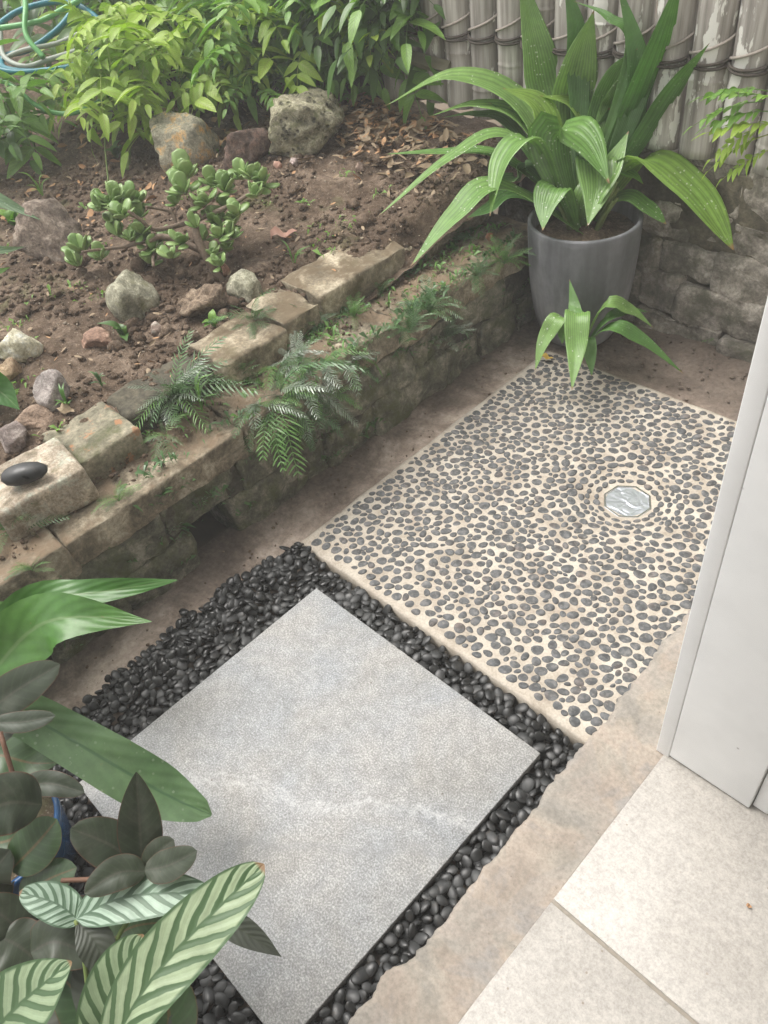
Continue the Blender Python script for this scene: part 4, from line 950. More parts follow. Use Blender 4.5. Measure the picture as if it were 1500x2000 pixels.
# leaf litter by the fence and across the bed
def litter(name, mat, n, fn, smin, smax, seed):
    rr = random.Random(seed); sv, sf = [], []
    for _ in range(n):
        u, v = fn(rr); s = rr.uniform(smin, smax); z = soil_h(u, v)+rr.uniform(.003, .02); ra = rr.uniform(0, 6.28)
        T = Vector((math.cos(ra), math.sin(ra), rr.uniform(-.5, .5))); P = Vector((u, v, z)); curl = rr.uniform(-.4, .6)
        path = [P+T*(s*(k/4-.5))+Vector((0, 0, curl*s*((k/4-.5)**2))) for k in range(5)]
        a, f, _u = blade(path, s*rr.uniform(.2, .55), elliptic, Vector((rr.gauss(0, .5), rr.gauss(0, .5), 1)), 2, rr.uniform(-.3, .8))
        o = len(sv); sv += a; sf += [tuple(i+o for i in q) for q in f]
    return stuff(put(name, mk(name, sv, sf), mat))
LC = S(775, 225)
litter('leaf_litter', M['dryleaf'], 420, lambda r: (LC.x+r.gauss(0, .13), min(1.3, 1.22+r.gauss(0, .10))), .010, .036, 1)
litter('leaf_litter', M['twig'], 420, lambda r: (LC.x+r.gauss(0.05, .2), min(1.3, 1.18+r.gauss(0, .11))), .015, .06, 2)
litter('leaf_litter', M['dryleaf'], 120, lambda r: (r.uniform(-2.2, -1.2), r.uniform(.2, 1.1)), .015, .05, 3)
litter('leaf_litter', M['twig'], 520, lambda r: (r.uniform(-1.9, -.46), r.uniform(-.5, 1.25)), .006, .026, 4)
litter('leaf_litter', M['dryleaf'], 200, lambda r: (r.uniform(-1.9, -.46), r.uniform(-.5, 1.25)), .006, .022, 5)
def one_leaf(x, y, z, L, wd, mat, label, rot=0.6, seed=0, fold=.3):
    P = (Z(x, y, z) if z is not None else S(x, y)); P.z += .003+.1*L
    path = [Vector(((k/8-.5)*L, 0, .14*L*math.sin(k)+.14*L*math.sin(3.14*k/8))) for k in range(9)]
    v, f, uv = blade(path, wd, ovate, (0, 0, 1), 4, fold, 0, 0, 0, .25, 1.5, seed)
    return tag(put('fallen_leaf', mk('fallen_leaf', v, f, True, uv), mat, None, P, (0, 0, rot)), label, 'leaf')
one_leaf(557, 470, None, .075, .045, M['dryleafpink'], 'curled pinkish dry leaf on soil above the edging stones', 1.0)
one_leaf(1069, 704, .006, .035, .018, M['yellowleaf'], 'small yellow leaf on the far corner of the mosaic', .2)
one_leaf(135, 915-105, None, .05, .025, M['twig'], 'pale curled dry leaf behind the flat slab', .3)
one_leaf(440, 285, None, .06, .03, M['dryleaf'], 'orange dry leaf beside the rounded orange stone', 2.0)
one_leaf(182, 280, None, .08, .04, M['dryleaf'], 'orange dry leaf under the shrub by the hose', 1.5)
one_leaf(1462, 1772, .012, .008, .006, M['dryleaf'], 'tiny brown leaf scrap on the pale floor tile', .2)

# ================================================================== JADE PLANT
JB = S(436, 548)
jd = thing('jade_plant', 'jade plant with crooked brown branches and plump green leaves in the bed', 'jade plant', JB)
def jleaf(seed):
    rr = random.Random(seed); V0, F0 = ICO[2]; out = []; uv = []
    for n in V0:
        t = (n.y+1)/2; wdt = 0.37*(0.40+0.78*t); out.append((n.x*wdt, 0.02+t*1.0, n.z*0.11*(1-.3*t)+0.16*(t-.3)**2)); uv.append((n.x*.5+.5, t))
    return out, F0, uv
jl_m = []
for i in range(3):
    a, f, uv = jleaf(i); jl_m.append(mk('jade_leaf', a, f, True, uv))
jt = depth(JB)
def J(x, y, dz=0.0): return D(x, y, jt-dz)
branches = [([(436, 548), (405, 505), (385, 462), (380, 425)], .0125, .009), ([(395, 490), (360, 475), (318, 462), (290, 470)], .010, .007), ([(380, 430), (340, 442), (300, 448), (275, 430), (250, 412)], .008, .004),
            ([(380, 430), (420, 415), (470, 390), (500, 368)], .008, .004), ([(382, 425), (375, 390), (365, 360)], .007, .004), ([(300, 468), (240, 482), (190, 488), (160, 492)], .006, .003), ([(318, 462), (300, 500), (300, 520)], .006, .004), ([(300, 455), (285, 485), (268, 492)], .005, .003),
            ([(345, 440), (335, 415), (300, 406), (285, 404)], .005, .003), ([(420, 415), (440, 440), (450, 470)], .006, .004), ([(400, 500), (430, 470), (440, 440)], .006, .004)]
tips = []
for i, (pts, r0, r1) in enumerate(branches):
    P = [J(x, y, 0.02*k+0.015*math.sin(i*2+k)) for k, (x, y) in enumerate(pts)]
    if i == 0: P[0] = JB-Vector((0, 0, .02))
    path = spline(P, 5*len(pts)); v, f = tube(path, [r0+(r1-r0)*k/(len(path)-1) for k in range(len(path))], 8)
    put('branch', mk('branch', shift(v, JB), f), M['jadebark'], jd)
ros = [(365, 350, 13, 62), (360, 378, 7, 54), (225, 398, 16, 50), (255, 392, 10, 46), (200, 410, 8, 46), (270, 400, 7, 44), (240, 425, 8, 44), (415, 362, 8, 48), (475, 350, 11, 46), (510, 362, 11, 46), (440, 375, 7, 44), (500, 385, 6, 42), (440, 405, 9, 42), (455, 440, 10, 42), (430, 465, 9, 42), (445, 490, 7, 40),
       (255, 470, 9, 44), (230, 462, 6, 40), (300, 490, 9, 42), (295, 515, 9, 42), (160, 495, 9, 50), (155, 520, 5, 46), (330, 470, 6, 38), (275, 425, 6, 40), (400, 400, 7, 40), (385, 445, 5, 38), (415, 430, 6, 38), (335, 505, 6, 36), (345, 400, 5, 40), (415, 500, 8, 40), (430, 520, 7, 40), (400, 470, 7, 38), (450, 465, 8, 40), (465, 420, 7, 40)]
rr = random.Random(21)
ros += [(x+rr.uniform(-38, 38), y+rr.uniform(-24, 24), 7, 42) for x, y, n, L in ros[2:24:2]]
for (x, y, n, L) in ros:
    C0 = J(x, y, rr.uniform(-.02, .07)); ax = (Vector((rr.gauss(0, .35), rr.gauss(0, .35), 1))).normalized()
    zmin = soil_z(C0.x, C0.y)+.03
    if C0.z < zmin: C0 = Z(x, y, zmin)
    for k in range(n+1):
        ph = k*2.4+rr.uniform(-.3, .3); el = rr.uniform(.15, 1.0)*(1-.35*(k/n)) if k < n-2 else 1.3
        d = Vector((math.cos(ph)*math.cos(el), math.sin(ph)*math.cos(el), math.sin(el)))
        q = ax.to_track_quat('Z', 'Y'); d = q @ d
        s = L/FPX*jt*rr.uniform(.55, 1.05)*.86
        Y = d; Xv = Y.cross(Vector((0, 0, 1))); Xv = Xv.normalized() if Xv.length > .05 else Vector((1, 0, 0)); Zv = Xv.cross(Y)
        m_ = Matrix((( Xv.x, Y.x, Zv.x, C0.x-JB.x), (Xv.y, Y.y, Zv.y, C0.y-JB.y), (Xv.z, Y.z, Zv.z, C0.z-JB.z), (0, 0, 0, 1))) @ Matrix.Diagonal((s, s, s, 1))
        put('leaf', jl_m[k % 3], M['jade'], jd, mw=m_)

# ================================================================== FERNS
def frond_mesh(seed, L=1.0, npair=17, wd=.22, droop=.35, curl=.5):
    rr = random.Random(seed); sv, sf, su = [], [], []
    path = [Vector((0.05*math.sin(seed+2.5*t), t, .55*t*(1-t)*droop*2-droop*t*t*.6)) for t in [k/20 for k in range(21)]]
    v, f = tube(path, [.008*(1-.7*k/20) for k in range(21)], 4); sv += v; sf += f; su += [(0.5, .5)]*len(v)
    for i in range(npair):
        t = .12+.86*i/npair; k = int(t*20); P = path[k].lerp(path[min(20, k+1)], t*20-k); T = (path[min(20, k+1)]-path[k]).normalized()
        l = wd*math.sin(math.pi*(t*.86+.12))**.7*rr.uniform(.6, 1.15)
        for s in (-1, 1):
            d = (Vector((s, 0, 0))+T*(.42+.5*t)+Vector((0, 0, rr.uniform(-.25, .3)))).normalized()
            pth = [P+d*(l*q)+T*(l*.16*q*q)+Vector((0, 0, -.16*l*q*q)) for q in (0, .35, .7, 1.0)]
            a, g, u_ = blade(pth, .020, strap, (0, 0, 1), 2, .25); o = len(sv); sv += a; sf += [tuple(j+o for j in q) for q in g]; su += u_
    return mk('frond', sv, sf, True, su)
fr_d = [frond_mesh(i, 1, 15, .17+.02*i, .25+.12*i) for i in range(4)]
def mcopy(ms, mat):
    out = []
    for m_ in ms:
        c = m_.copy(); c.materials.clear(); c.materials.append(mat); out.append(c)
    return out
FR = {k: mcopy(fr_d, M[k]) for k in ('fern', 'fern_sheen', 'fern_fresh')}
def orient(dirv, up):
    Y = dirv.normalized(); X = Y.cross(up)
    X = X.normalized() if X.length > 1e-3 else Vector((1, 0, 0)); Zv = X.cross(Y)
    return Matrix(((X.x, Y.x, Zv.x, 0), (X.y, Y.y, Zv.y, 0), (X.z, Y.z, Zv.z, 0), (0, 0, 0, 1)))
def fern(label, B, fronds):
    t = thing('fern', label, 'fern', B, 'ferns along the wall')
    for i, fr_ in enumerate(fronds):
        C0, fr_ = fr_ if len(fr_) == 2 else (B, fr_); tx, ty, tz, kind, q = fr_
        T = Vector((tx, ty, tz))-C0; L = T.length
        d = T.normalized()+Vector((0, 0, .18)); m_ = orient(d, Vector((0, 0, 1))+Vector((R.gauss(0, .15), R.gauss(0, .15), 0))) @ Matrix.Diagonal((L, L, L, 1))
        put('frond', FR[kind][q % 4], None, t, mw=Matrix.Translation(C0-B) @ m_)
def spray(B, n, L, seed, kinds, az0=-.6, az1=.9, el0=-.3, el1=.8):
    rr = random.Random(seed); out = []
    for i in range(n):
        az = rr.uniform(az0, az1)*math.pi; el = rr.uniform(el0, el1); l = L*rr.uniform(.6, 1.1)
        out.append((B.x+l*math.cos(az)*math.cos(el), B.y+l*math.sin(az)*math.cos(el), B.z+l*math.sin(el), rr.choice(kinds), i))
    return out
def tips_px(lst):
    out = []
    for i, (x, y, z, k) in enumerate(lst):
        P = Z(x, y, z); out.append((P.x, P.y, P.z, k, i))
    return out
B = Vector((-0.30, 0.22, .268))
FB = tips_px([(520, 905, .20, 'fern_fresh'), (548, 925, .18, 'fern_fresh'), (575, 928, .16, 'fern_fresh'), (700, 700, .33, 'fern'), (640, 760, .32, 'fern_sheen')])
FB = [(B, q) for q in FB]
for k, (du, dv, dz) in enumerate(((0, -.06, 0), (.012, .0, -.01), (.014, .06, -.02), (.02, .03, -.07), (.0, .13, 0), (.018, .10, -.06), (.012, .19, -.02), (-.06, .05, .01))):
    C0 = B+Vector((du, dv, dz)); FB += [(C0, q) for q in spray(C0, 15 if k != 6 else 9, .115, 40+k, ['fern', 'fern_sheen', 'fern_fresh', 'fern'], -.55, .55, -.75, .6 if dz > -.03 else .2)]
fern('big dark glossy fern hanging down the wall face below the middle edging stones', B, FB)
B = Vector((-0.44, 0.03, .30))
fern('silvery fern lying over the soil gap between two edging stones', B, tips_px([(248, 755, .37, 'fern_sheen'), (300, 725, .38, 'fern_sheen'), (265, 790, .35, 'fern_sheen'), (280, 820, .33, 'fern'), (410, 705, .40, 'fern_sheen'), (440, 700, .40, 'fern'), (470, 735, .34, 'fern'), (250, 830, .32, 'fern_fresh'), (365, 640, .42, 'fern'), (440, 650, .4, 'fern'), (500, 760, .33, 'fern'), (400, 830, .3, 'fern_fresh')])+spray(B, 20, .12, 2, ['fern', 'fern', 'fern_sheen'], -.6, .6, -.1, .9))
B = Vector((-0.36, -0.05, .29))
fern('bright fern spilling over the wall cap beside the orange slab', B, tips_px([(255, 890, .26, 'fern'), (300, 930, .24, 'fern'), (340, 935, .22, 'fern'), (275, 860, .30, 'fern_fresh'), (330, 850, .30, 'fern_fresh'), (360, 870, .28, 'fern'), (310, 820, .32, 'fern'), (380, 800, .30, 'fern_fresh')]))
small = [((585, 715), 8, .085, 'fern_sheen', 'silvery fern on the wall cap between the two larger ferns'), ((800, 650), 7, .08, 'fern', 'feathery fern hanging over the cap edge above the rough far wall face'), ((930, 540), 6, .07, 'fern', 'feathery fern on the cap edge a little before the pot corner'), ((470, 745), 7, .08, 'fern', 'dark fern on the soil at the near end of the silvery one'), ((690, 620), 6, .07, 'fern_fresh', 'little upright fern on the wall cap in front of the pale edging stone'), ((745, 575), 5, .06, 'fern', 'little fern at the foot of the pale edging stone, by its far end'), ((840, 610), 8, .09, 'fern', 'small fern on the cap edge halfway to the grey pot'), ((870, 660), 6, .08, 'fern_sheen', 'grey-green fern growing from the wall face nearest the pot'), ((985, 515), 9, .075, 'fern_fresh', 'mossy little fern on the wall corner beside the grey pot'),
         ((885, 470), 8, .075, 'fern', 'dark fern on the wall top under the arching leaves'), ((232, 978), 5, .05, 'fern_fresh', 'tiny fern sprig on the bare wall cap near the sandstone block'), ((25, 1040), 6, .10, 'fern', 'dark fern on the wall cap at the left edge'), ((65, 1115), 4, .05, 'fern_fresh', 'tiny fern sprig at the wall edge on the far left'), ((497, 610), 6, .09, 'fern', 'wispy fern standing at the near end of the edging stones'), ((610, 640), 5, .08, 'fern', 'thin dark fern against the face of the middle edging stone'), ((1408, 658), 5, .045, 'fern_fresh', 'tiny pale weed growing from the foot of the back wall')]
for i, ((x, y), n, L, k, lab) in enumerate(small):
    B = Z(x, y, .27); 
    if i == 7: B = U(x, y, -.275)
    if i == 13: B = Z(x, y+20, .33)
    if i == 15: B = Z(x, y, .02)
    fern(lab, B, spray(B, n*2+2, L*1.15, 30+i, [k, k, 'fern'], -.9, .9, -.1, 1.2))

def moss(name, label_seed, n, fn, mat):
    rr = random.Random(label_seed); sv, sf, su = [], [], []
    cl = [fn(rr) for _ in range(46)]
    for _ in range(n):
        c = rr.choice(cl); P = Vector((c[0]+rr.gauss(0, .010), c[1]+rr.gauss(0, .022), c[2]-.003)); L = rr.uniform(.007, .026)*rr.choice((1, 1, 1.6)); az = rr.uniform(0, 6.28)
        d = Vector((math.cos(az)*.7, math.sin(az)*.7, rr.uniform(.3, 1.2))).normalized(); pth = [P, P+d*L*.6, P+d*L+Vector((0, 0, -L*.25))]
        a, g, u_ = blade(pth, L*rr.uniform(.12, .34), lance, Vector((rr.gauss(0, .5), rr.gauss(0, .5), 1)), 2, .2); o = len(sv); sv += a; su += u_; sf += [tuple(i+o for i in q) for q in g]
    return stuff(put(name, mk(name, sv, sf, True, su), mat))
moss('moss', 1, 1500, lambda r: (r.choice((-.435, -.41, -.30, -.275)), r.uniform(-.25, 1.12), .272), M['fern'])
moss('small_weeds', 2, 650, lambda r: (r.choice((-.425, -.39, -.29, -.35)), r.uniform(-.2, 1.1), .272), M['fern_fresh'])
moss('moss', 3, 900, lambda r: (-.272-.01*r.random(), r.uniform(-.7, 1.12), r.uniform(.02, .24)), M['fern'])
def bedpt(r):
    u, v = r.uniform(-1.5, -.55), r.uniform(-.5, 1.0); return (u, v, soil_h(u, v))
moss('small_weeds', 4, 700, bedpt, M['leaf_mid'])
# ================================================================== WEEDS
def tuft(name, label, B, n, L, wd, mat, seed, spread=.6, catn='weed'):
    t = thing(name, label, catn, B); rr = random.Random(seed)
    for i in range(n):
        az = rr.uniform(0, 6.28); h = L*rr.uniform(.6, 1.1); o = spread*h*rr.uniform(.3, 1.0)
        A = Vector((o*math.cos(az), o*math.sin(az), h*rr.uniform(.3, .85))); path = spline([Vector((0, 0, -.003)), Vector((A.x*.3, A.y*.3, A.z*.8)), A], 8)
        v, f, uv = blade(path, wd, lance, Vector((-A.x*.3, -A.y*.3, 1)), 2, .3); put('leaf', mk('leaf', v, f, True, uv), mat, t)
def broad(name, label, B, n, L, mat, seed, catn='weed'): tuft(name, label, B, n, L, L*.42, mat, seed, 1.1, catn)
tuft('grass_tuft', 'thin grass tuft on the soil above the long edging stone', S(575, 520), 6, .11, .005, M['fern_fresh'], 1)
tuft('grass_tuft', 'grassy weed beside the pinkish grey stone', S(135, 800), 8, .08, .006, M['fern_fresh'], 2)
tuft('grass_tuft', 'upright weed blades at the left, below the shrub', S(85, 385), 6, .12, .008, M['leaf_mid'], 3)
tuft('grass_tuft', 'little grass tuft behind the big fern', Z(760, 600, .275), 9, .05, .004, M['fern_fresh'], 4)
broad('weed', 'small broad-leaved weed right of the flat reddish stone', S(245, 660), 5, .06, M['leaf_dark'], 5)
broad('weed', 'low weed leaves on the soil by the crumbly lump', S(420, 640), 5, .05, M['leaf_mid'], 6)
broad('weed', 'rosette weed low on the left beside the brown boulder', S(30, 440), 7, .09, M['leaf_mid'], 7)
broad('weed', 'green weed seedlings between shrub and dark soil', S(230, 310), 7, .07, M['leaf_dark'], 8)
tuft('weed', 'wispy weed behind the silvery fern', S(200, 755), 7, .06, .007, M['fern'], 9)
tuft('curly_weed', 'pale green curling shoot in front of the silvery fern', Z(395, 805, .29), 4, .13, .009, M['fern_fresh'], 14)

# ================================================================== CREEPERS AND SHRUBS
def compound(seed, pairs, lw, droop, term=True, ll=.36):
    rr = random.Random(seed); sv, sf, su = [], [], []
    path = [Vector((.08*math.sin(seed+2*t), t, -droop*t*t+.12*t)) for t in [k/12 for k in range(13)]]
    v, f = tube(path, [.010*(1-.6*k/12) for k in range(13)], 4); sv += v; sf += f; su += [(.5, .5)]*len(v)
    L = [(.22+.72*i/pairs, s) for i in range(pairs) for s in (-1, 1)]+([(1.0, 0)] if term else [])
    for t, s in L:
        k = min(11, int(t*12)); P = path[k].lerp(path[k+1], t*12-k); T = (path[k+1]-path[k]).normalized()
        d = (Vector((s*1.0, 0, 0))+T*(.55+rr.uniform(-.15, .2)) if s else T).normalized(); l = ll*rr.uniform(.8, 1.15)*(.8+.35*math.sin(3.1*t))
        dr_ = rr.uniform(.15, .55); z0 = rr.uniform(-.05, .15)
        pth = [P+d*(l*q)+Vector((0, 0, z0*q*l-dr_*l*q*q)) for q in [j/7 for j in range(8)]]
        N = Vector((rr.gauss(0, .25), rr.gauss(0, .25), 1)); a, g, u_ = blade(pth, l*lw, ovate, N, 4, rr.uniform(.1, .4), 0, 0, 0, .06, 1.5, rr.random()*6)
        o = len(sv); sv += a; sf += [tuple(j+o for j in q) for q in g]; su += u_
    return mk('leaf', sv, sf, True, su)
base_c = {'w': [compound(i, 4, .40, .35, ll=.34) for i in range(4)], 'b': [compound(10+i, 2, .42, .4, ll=.46) for i in range(4)], 's': [compound(20+i, 6, .42, .3, ll=.24) for i in range(3)]}
LM = {(k, m_): mcopy(base_c[k], M[m_]) for k in base_c for m_ in ('leaf_fresh', 'leaf_mid', 'leaf_dark')}
def shrub(name, label, catn, B, items, stems, stem_mat='stem'):
    """items: (position, direction, size, kind, material)"""
    t = thing(name, label, catn, B)
    for pts, r_ in stems:
        path = spline(pts, 6*len(pts)); v, f = tube(path, [r_*(1-.6*k/(len(path)-1)) for k in range(len(path))], 6); put('stem', mk('stem', shift(v, B), f), M[stem_mat], t)
    for i, (P, d, s, k, mt) in enumerate(items):
        ms = LM[(k, mt)]; m_ = Matrix.Translation(P-B) @ orient(d, Vector((R.gauss(0, .2), R.gauss(0, .2), 1))) @ Matrix.Diagonal((s, s, s, 1))
        put('leaf', ms[i % len(ms)], None, t, mw=m_)
    return t
def cloud(n, xr, yr, t0, t1, size, kinds, mats, seed, bias=None, keep=None):
    rr = random.Random(seed); out = []; k = 0
    while len(out) < n and k < n*30:
        k += 1; x, y = rr.uniform(*xr), rr.uniform(*yr)
        if keep and rr.random() > keep(x, y): continue
        P = D(x, y, rr.uniform(t0, t1))
        if P.y > 1.36: P = V(x, y, 1.36-.02*rr.random())
        if P.z < soil_z(P.x, P.y)+.06: continue
        toward = (Vector(CP)-P).normalized()
        d = Vector((rr.gauss(0, .7), rr.gauss(0, .7), rr.gauss(-.1, .35)))+toward*.7
        if bias: d += Vector(bias)
        out.append((P, d, size*rr.uniform(.7, 1.25), rr.choice(kinds), rr.choice(mats)))
    return out
def ell_keep(cx, cy, rx, ry): return lambda x, y: 1.0 if ((x-cx)/rx)**2+((y-cy)/ry)**2 < 1 else 0.0
# yellow-green shrub in front
B = S(250, 330)
it = cloud(150, (150, 480), (0, 250), 2.45, 2.85, .158, ['b', 'b', 'w'], ['leaf_fresh'], 1, keep=ell_keep(295, 115, 170, 125))
shrub('yellow_green_shrub', 'bright yellow-green leafy shrub in front of the garden hose', 'shrub', B, it, [([B, D(260, 230, 2.7), D(280, 120, 2.68), D(285, 0, 2.7)], .006), ([B, D(225, 250, 2.72), D(330, 180, 2.7), D(390, 120, 2.66)], .005), ([S(212, 360), D(205, 260, 2.6), D(222, 170, 2.62)], .0035)])
# dark understorey behind
B = S(560, 190)
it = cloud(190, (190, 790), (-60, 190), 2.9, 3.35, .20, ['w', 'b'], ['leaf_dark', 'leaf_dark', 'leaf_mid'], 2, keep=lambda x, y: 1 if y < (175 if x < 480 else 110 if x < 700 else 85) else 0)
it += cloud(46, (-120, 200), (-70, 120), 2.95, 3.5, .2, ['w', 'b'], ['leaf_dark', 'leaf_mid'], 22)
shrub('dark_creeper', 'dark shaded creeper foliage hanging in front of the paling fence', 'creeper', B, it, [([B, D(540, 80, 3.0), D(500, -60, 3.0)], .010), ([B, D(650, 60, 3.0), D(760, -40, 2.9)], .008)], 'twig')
# mid-green creeper, centre
B = S(520, 200)
it = cloud(120, (390, 720), (-60, 120), 2.55, 2.9, .19, ['w', 'w', 'b'], ['leaf_mid'], 3, keep=lambda x, y: 1 if y < 130-abs(x-500)*.16 else .0)
it += cloud(40, (400, 760), (-70, 95), 2.4, 2.6, .18, ['w', 'b'], ['leaf_mid', 'leaf_mid', 'leaf_fresh'], 23)
it += cloud(26, (400, 520), (40, 180), 2.5, 2.7, .15, ['s'], ['leaf_fresh', 'leaf_mid'], 4)
shrub('wisteria', 'mid-green climbing creeper with pointed paired leaflets above the rocks', 'creeper', B, it, [([B, D(560, 110, 2.8), D(505, 70, 2.75), D(480, -60, 2.75)], .005), ([D(690, 150, 2.8), D(610, 140, 2.75), D(560, 185, 2.72), D(540, 215, 2.7)], .004), ([D(500, 120, 2.7), D(522, 118, 2.68), D(510, 55, 2.68), D(540, 55, 2.68), D(585, 85, 2.68)], .0035)], 'twig')
# creeper over the fence end
B = S(770, 190)
it = cloud(46, (620, 800), (-70, 55), 2.5, 2.75, .20, ['w', 'b'], ['leaf_mid', 'leaf_dark'], 5, keep=lambda x, y: 1 if y < 70-abs(x-700)*.2 else .05)
for (x, y, s) in ((730, 80, .13), (790, 25, .17), (815, 20, .15), (760, 45, .14), (650, 60, .2), (700, 40, .2)): it.append((D(x, y, 2.45), Vector((R.gauss(0, .5), -.4, -.8)), s, 'b', 'leaf_mid'))
shrub('wisteria', 'creeper trailing over the left end of the bamboo fence', 'creeper', B, it, [([B, D(770, 90, 2.6), D(745, 60, 2.55), D(750, -60, 2.55)], .004), ([D(720, 30, 2.5), D(735, 80, 2.5), D(740, 110, 2.48)], .003)], 'twig')
# left edge plants
B = S(40, 300)
it = cloud(30, (-120, 80), (150, 225), 2.5, 2.75, .18, ['b', 'w'], ['leaf_mid'], 6)
it += cloud(9, (-60, 80), (215, 290), 2.5, 2.7, .13, ['b'], ['leaf_dark', 'leaf_mid'], 7)
shrub('leafy_shrub', 'mid-green leafy shrub at the left edge below the hose coil', 'shrub', B, it, [([B, D(20, 220, 2.65), D(-30, 120, 2.7)], .005)])
B = S(0, 240)
it = cloud(13, (-140, 75), (-120, 30), 2.3, 2.6, .15, ['w', 's'], ['leaf_fresh'], 8)
shrub('yellow_green_shrub', 'yellow-green leaf sprays hanging in the top left corner above the hose', 'shrub', B, it, [([B, D(-60, 100, 2.6), D(-20, -60, 2.5)], .005)])
B = S(400, 200)
it = cloud(60, (190, 420), (-80, 60), 2.9, 3.5, .20, ['w', 'b'], ['leaf_mid', 'leaf_mid', 'leaf_fresh'], 9)
it += cloud(26, (200, 330), (200, 285), 2.75, 2.95, .12, ['b'], ['leaf_dark', 'leaf_mid'], 10)
shrub('leafy_shrub', 'green leafy shrub behind the hose coil and the yellow-green shrub', 'shrub', B, it, [([B, D(380, 120, 3.1), D(360, -60, 3.1)], .008)])
# shrub by the right end of the fence
B = V(1500, 330, 1.30)
it = [(V(x, y, 1.24), Vector((-.6, -.3, dz)), s, k, m_) for x, y, dz, s, k, m_ in ((1490, 200, -.1, .14, 's', 'leaf_mid'), (1500, 180, .1, .13, 's', 'leaf_mid'), (1505, 240, -.3, .13, 's', 'leaf_fresh'), (1500, 265, -.3, .13, 's', 'leaf_fresh'), (1512, 220, 0, .13, 's', 'leaf_mid'), (1520, 285, -.3, .12, 's', 'leaf_fresh'), (1540, 200, .2, .15, 's', 'leaf_mid'), (1530, 250, .1, .15, 's', 'leaf_fresh'))]
shrub('leafy_shrub', 'yellow-green ferny shrub at the right edge by the bamboo fence', 'shrub', B, it, [([B, V(1540, 250, 1.26), V(1530, 180, 1.24)], .004)])

# broad leaves reaching in from the left edge of the bed
B = S(-120, 620)
t = thing('broad_leaf_plant', 'strap-leaved plant reaching in from the left edge of the bed', 'plant', B)
for i, (pts, wpx, mt) in enumerate([([(-60, 380), (0, 392), (80, 430)], 34, 'strapleaf'), ([(-70, 480), (0, 488), (48, 482)], 20, 'strapleaf'), ([(-60, 730), (0, 765), (38, 800)], 75, 'nest'), ([(-60, 830), (0, 862), (50, 888)], 55, 'nest'), ([(-60, 520), (-10, 530), (20, 522)], 18, 'fern_fresh')]):
    tt = 2.15 if i in (0, 1, 4) else 1.72
    path = spline([B]+[D(x, y, tt) for x, y in pts], 14); v, f, uv = blade(path, wpx/FPX*tt, lance, Vector(CP)-path[10], 6, .2, 0, 0, 0, .05, 1, i)
    put('leaf', mk('leaf', shift(v, B), f, True, uv), M[mt], t)

# ================================================================== HOSES
def hose(label, pts, r_, mat):
    P = [D(*p) for p in pts]; path = spline(P, 12*len(pts)); o = P[0].copy(); v, f = tube(path, r_, 10)
    return tag(put('garden_hose', mk('garden_hose', shift(v, o), f), M[mat], None, o), label, 'hose')
hose('bright green garden hose looping down at the top left', [(-40, 60, 2.75), (60, 45, 2.72), (110, 25, 2.72), (170, -20, 2.75), (60, -50, 2.8), (50, 20, 2.7), (52, 70, 2.68), (85, 112, 2.68)], .009, 'hose_green')
hose('teal garden hose coil at the top left behind the shrub', [(160, -10, 2.8), (120, 50, 2.78), (60, 95, 2.78), (10, 110, 2.78), (8, 132, 2.7), (60, 140, 2.66), (130, 132, 2.66), (190, 105, 2.68), (210, 60, 2.75), (140, 5, 2.85), (40, 20, 2.85), (-40, 80, 2.8)], .010, 'hose_teal')
hose('blue-green hose strand sagging lowest in the coil', [(-40, 120, 2.7), (20, 140, 2.66), (100, 136, 2.64), (160, 125, 2.64), (195, 100, 2.66)], .009, 'hose_teal')
hose('pale grey hose strands crossing the teal coil', [(-20, 130, 2.76), (40, 100, 2.74), (110, 85, 2.74), (165, 60, 2.74), (200, 35, 2.76)], .008, 'hose_grey')
hose('dull green hose loop lying below the coil on the soil', [(-40, 150, 2.72), (20, 165, 2.66), (70, 205, 2.62), (120, 222, 2.60), (170, 212, 2.60), (215, 180, 2.62), (240, 130, 2.68)], .008, 'hose_green')
hose('dull green hose strand running behind the yellow-green shrub', [(0, 60, 2.8), (8, 110, 2.74), (50, 130, 2.7), (100, 115, 2.7), (180, 92, 2.7), (230, 90, 2.7)], .009, 'hose_grey')

# ================================================================== FOREGROUND PLANTS
def fpot(name, label, u, v, r_, h, mat):
    t = thing(name, label, 'plant pot', (u, v, -.03))
    put('body', mk('body', *lathe([(0, 0), (r_*.72, 0), (r_*.8, .01), (r_*.95, h*.75), (r_, h-.008), (r_, h), (r_-.008, h), (r_-.01, h-.02)], 40)), M[mat], t)
    put('potting_soil', mk('potting_soil', *grid(6, 30, lambda a, b: ((r_-.009)*a*math.cos(6.2832*b), (r_-.009)*a*math.sin(6.2832*b), h-.022))), M['soil'], t)
fpot('plant_pot', 'small dark blue glazed pot half hidden by burgundy leaves', 0.055, -0.735, .105, .14, 'blueglaze')
fpot('plant_pot', 'terracotta pot almost hidden under the striped leaves at bottom left', 0.29, -0.875, .11, .16, 'terracotta')
def fleaf(par, pts, t0, t1, wpx, mat, prof, name='leaf', fold=.18, wave=.04, nrm=None, m=8, seed=0, cup=0, n=20):
    k = len(pts); P = [D(x, y, t0+(t1-t0)*i/(k-1)) for i, (x, y) in enumerate(pts)]; path = spline(P, n); tm = (t0+t1)/2
    N = nrm or (Vector(CP)-path[n//2]).normalized()+Vector((0, 0, .25))
    v, f, uv = blade(path, wpx/FPX*tm, prof, N, m, fold, cup, 0, 0, wave, 2.5, seed)
    return put(name, mk(name, shift(v, par.location), f, True, uv), M[mat], par)
bn = thing('nest_fern', 'bird nest fern with long wavy green leaves at the left edge below the wall', 'fern', Z(-140, 1420, -.01))
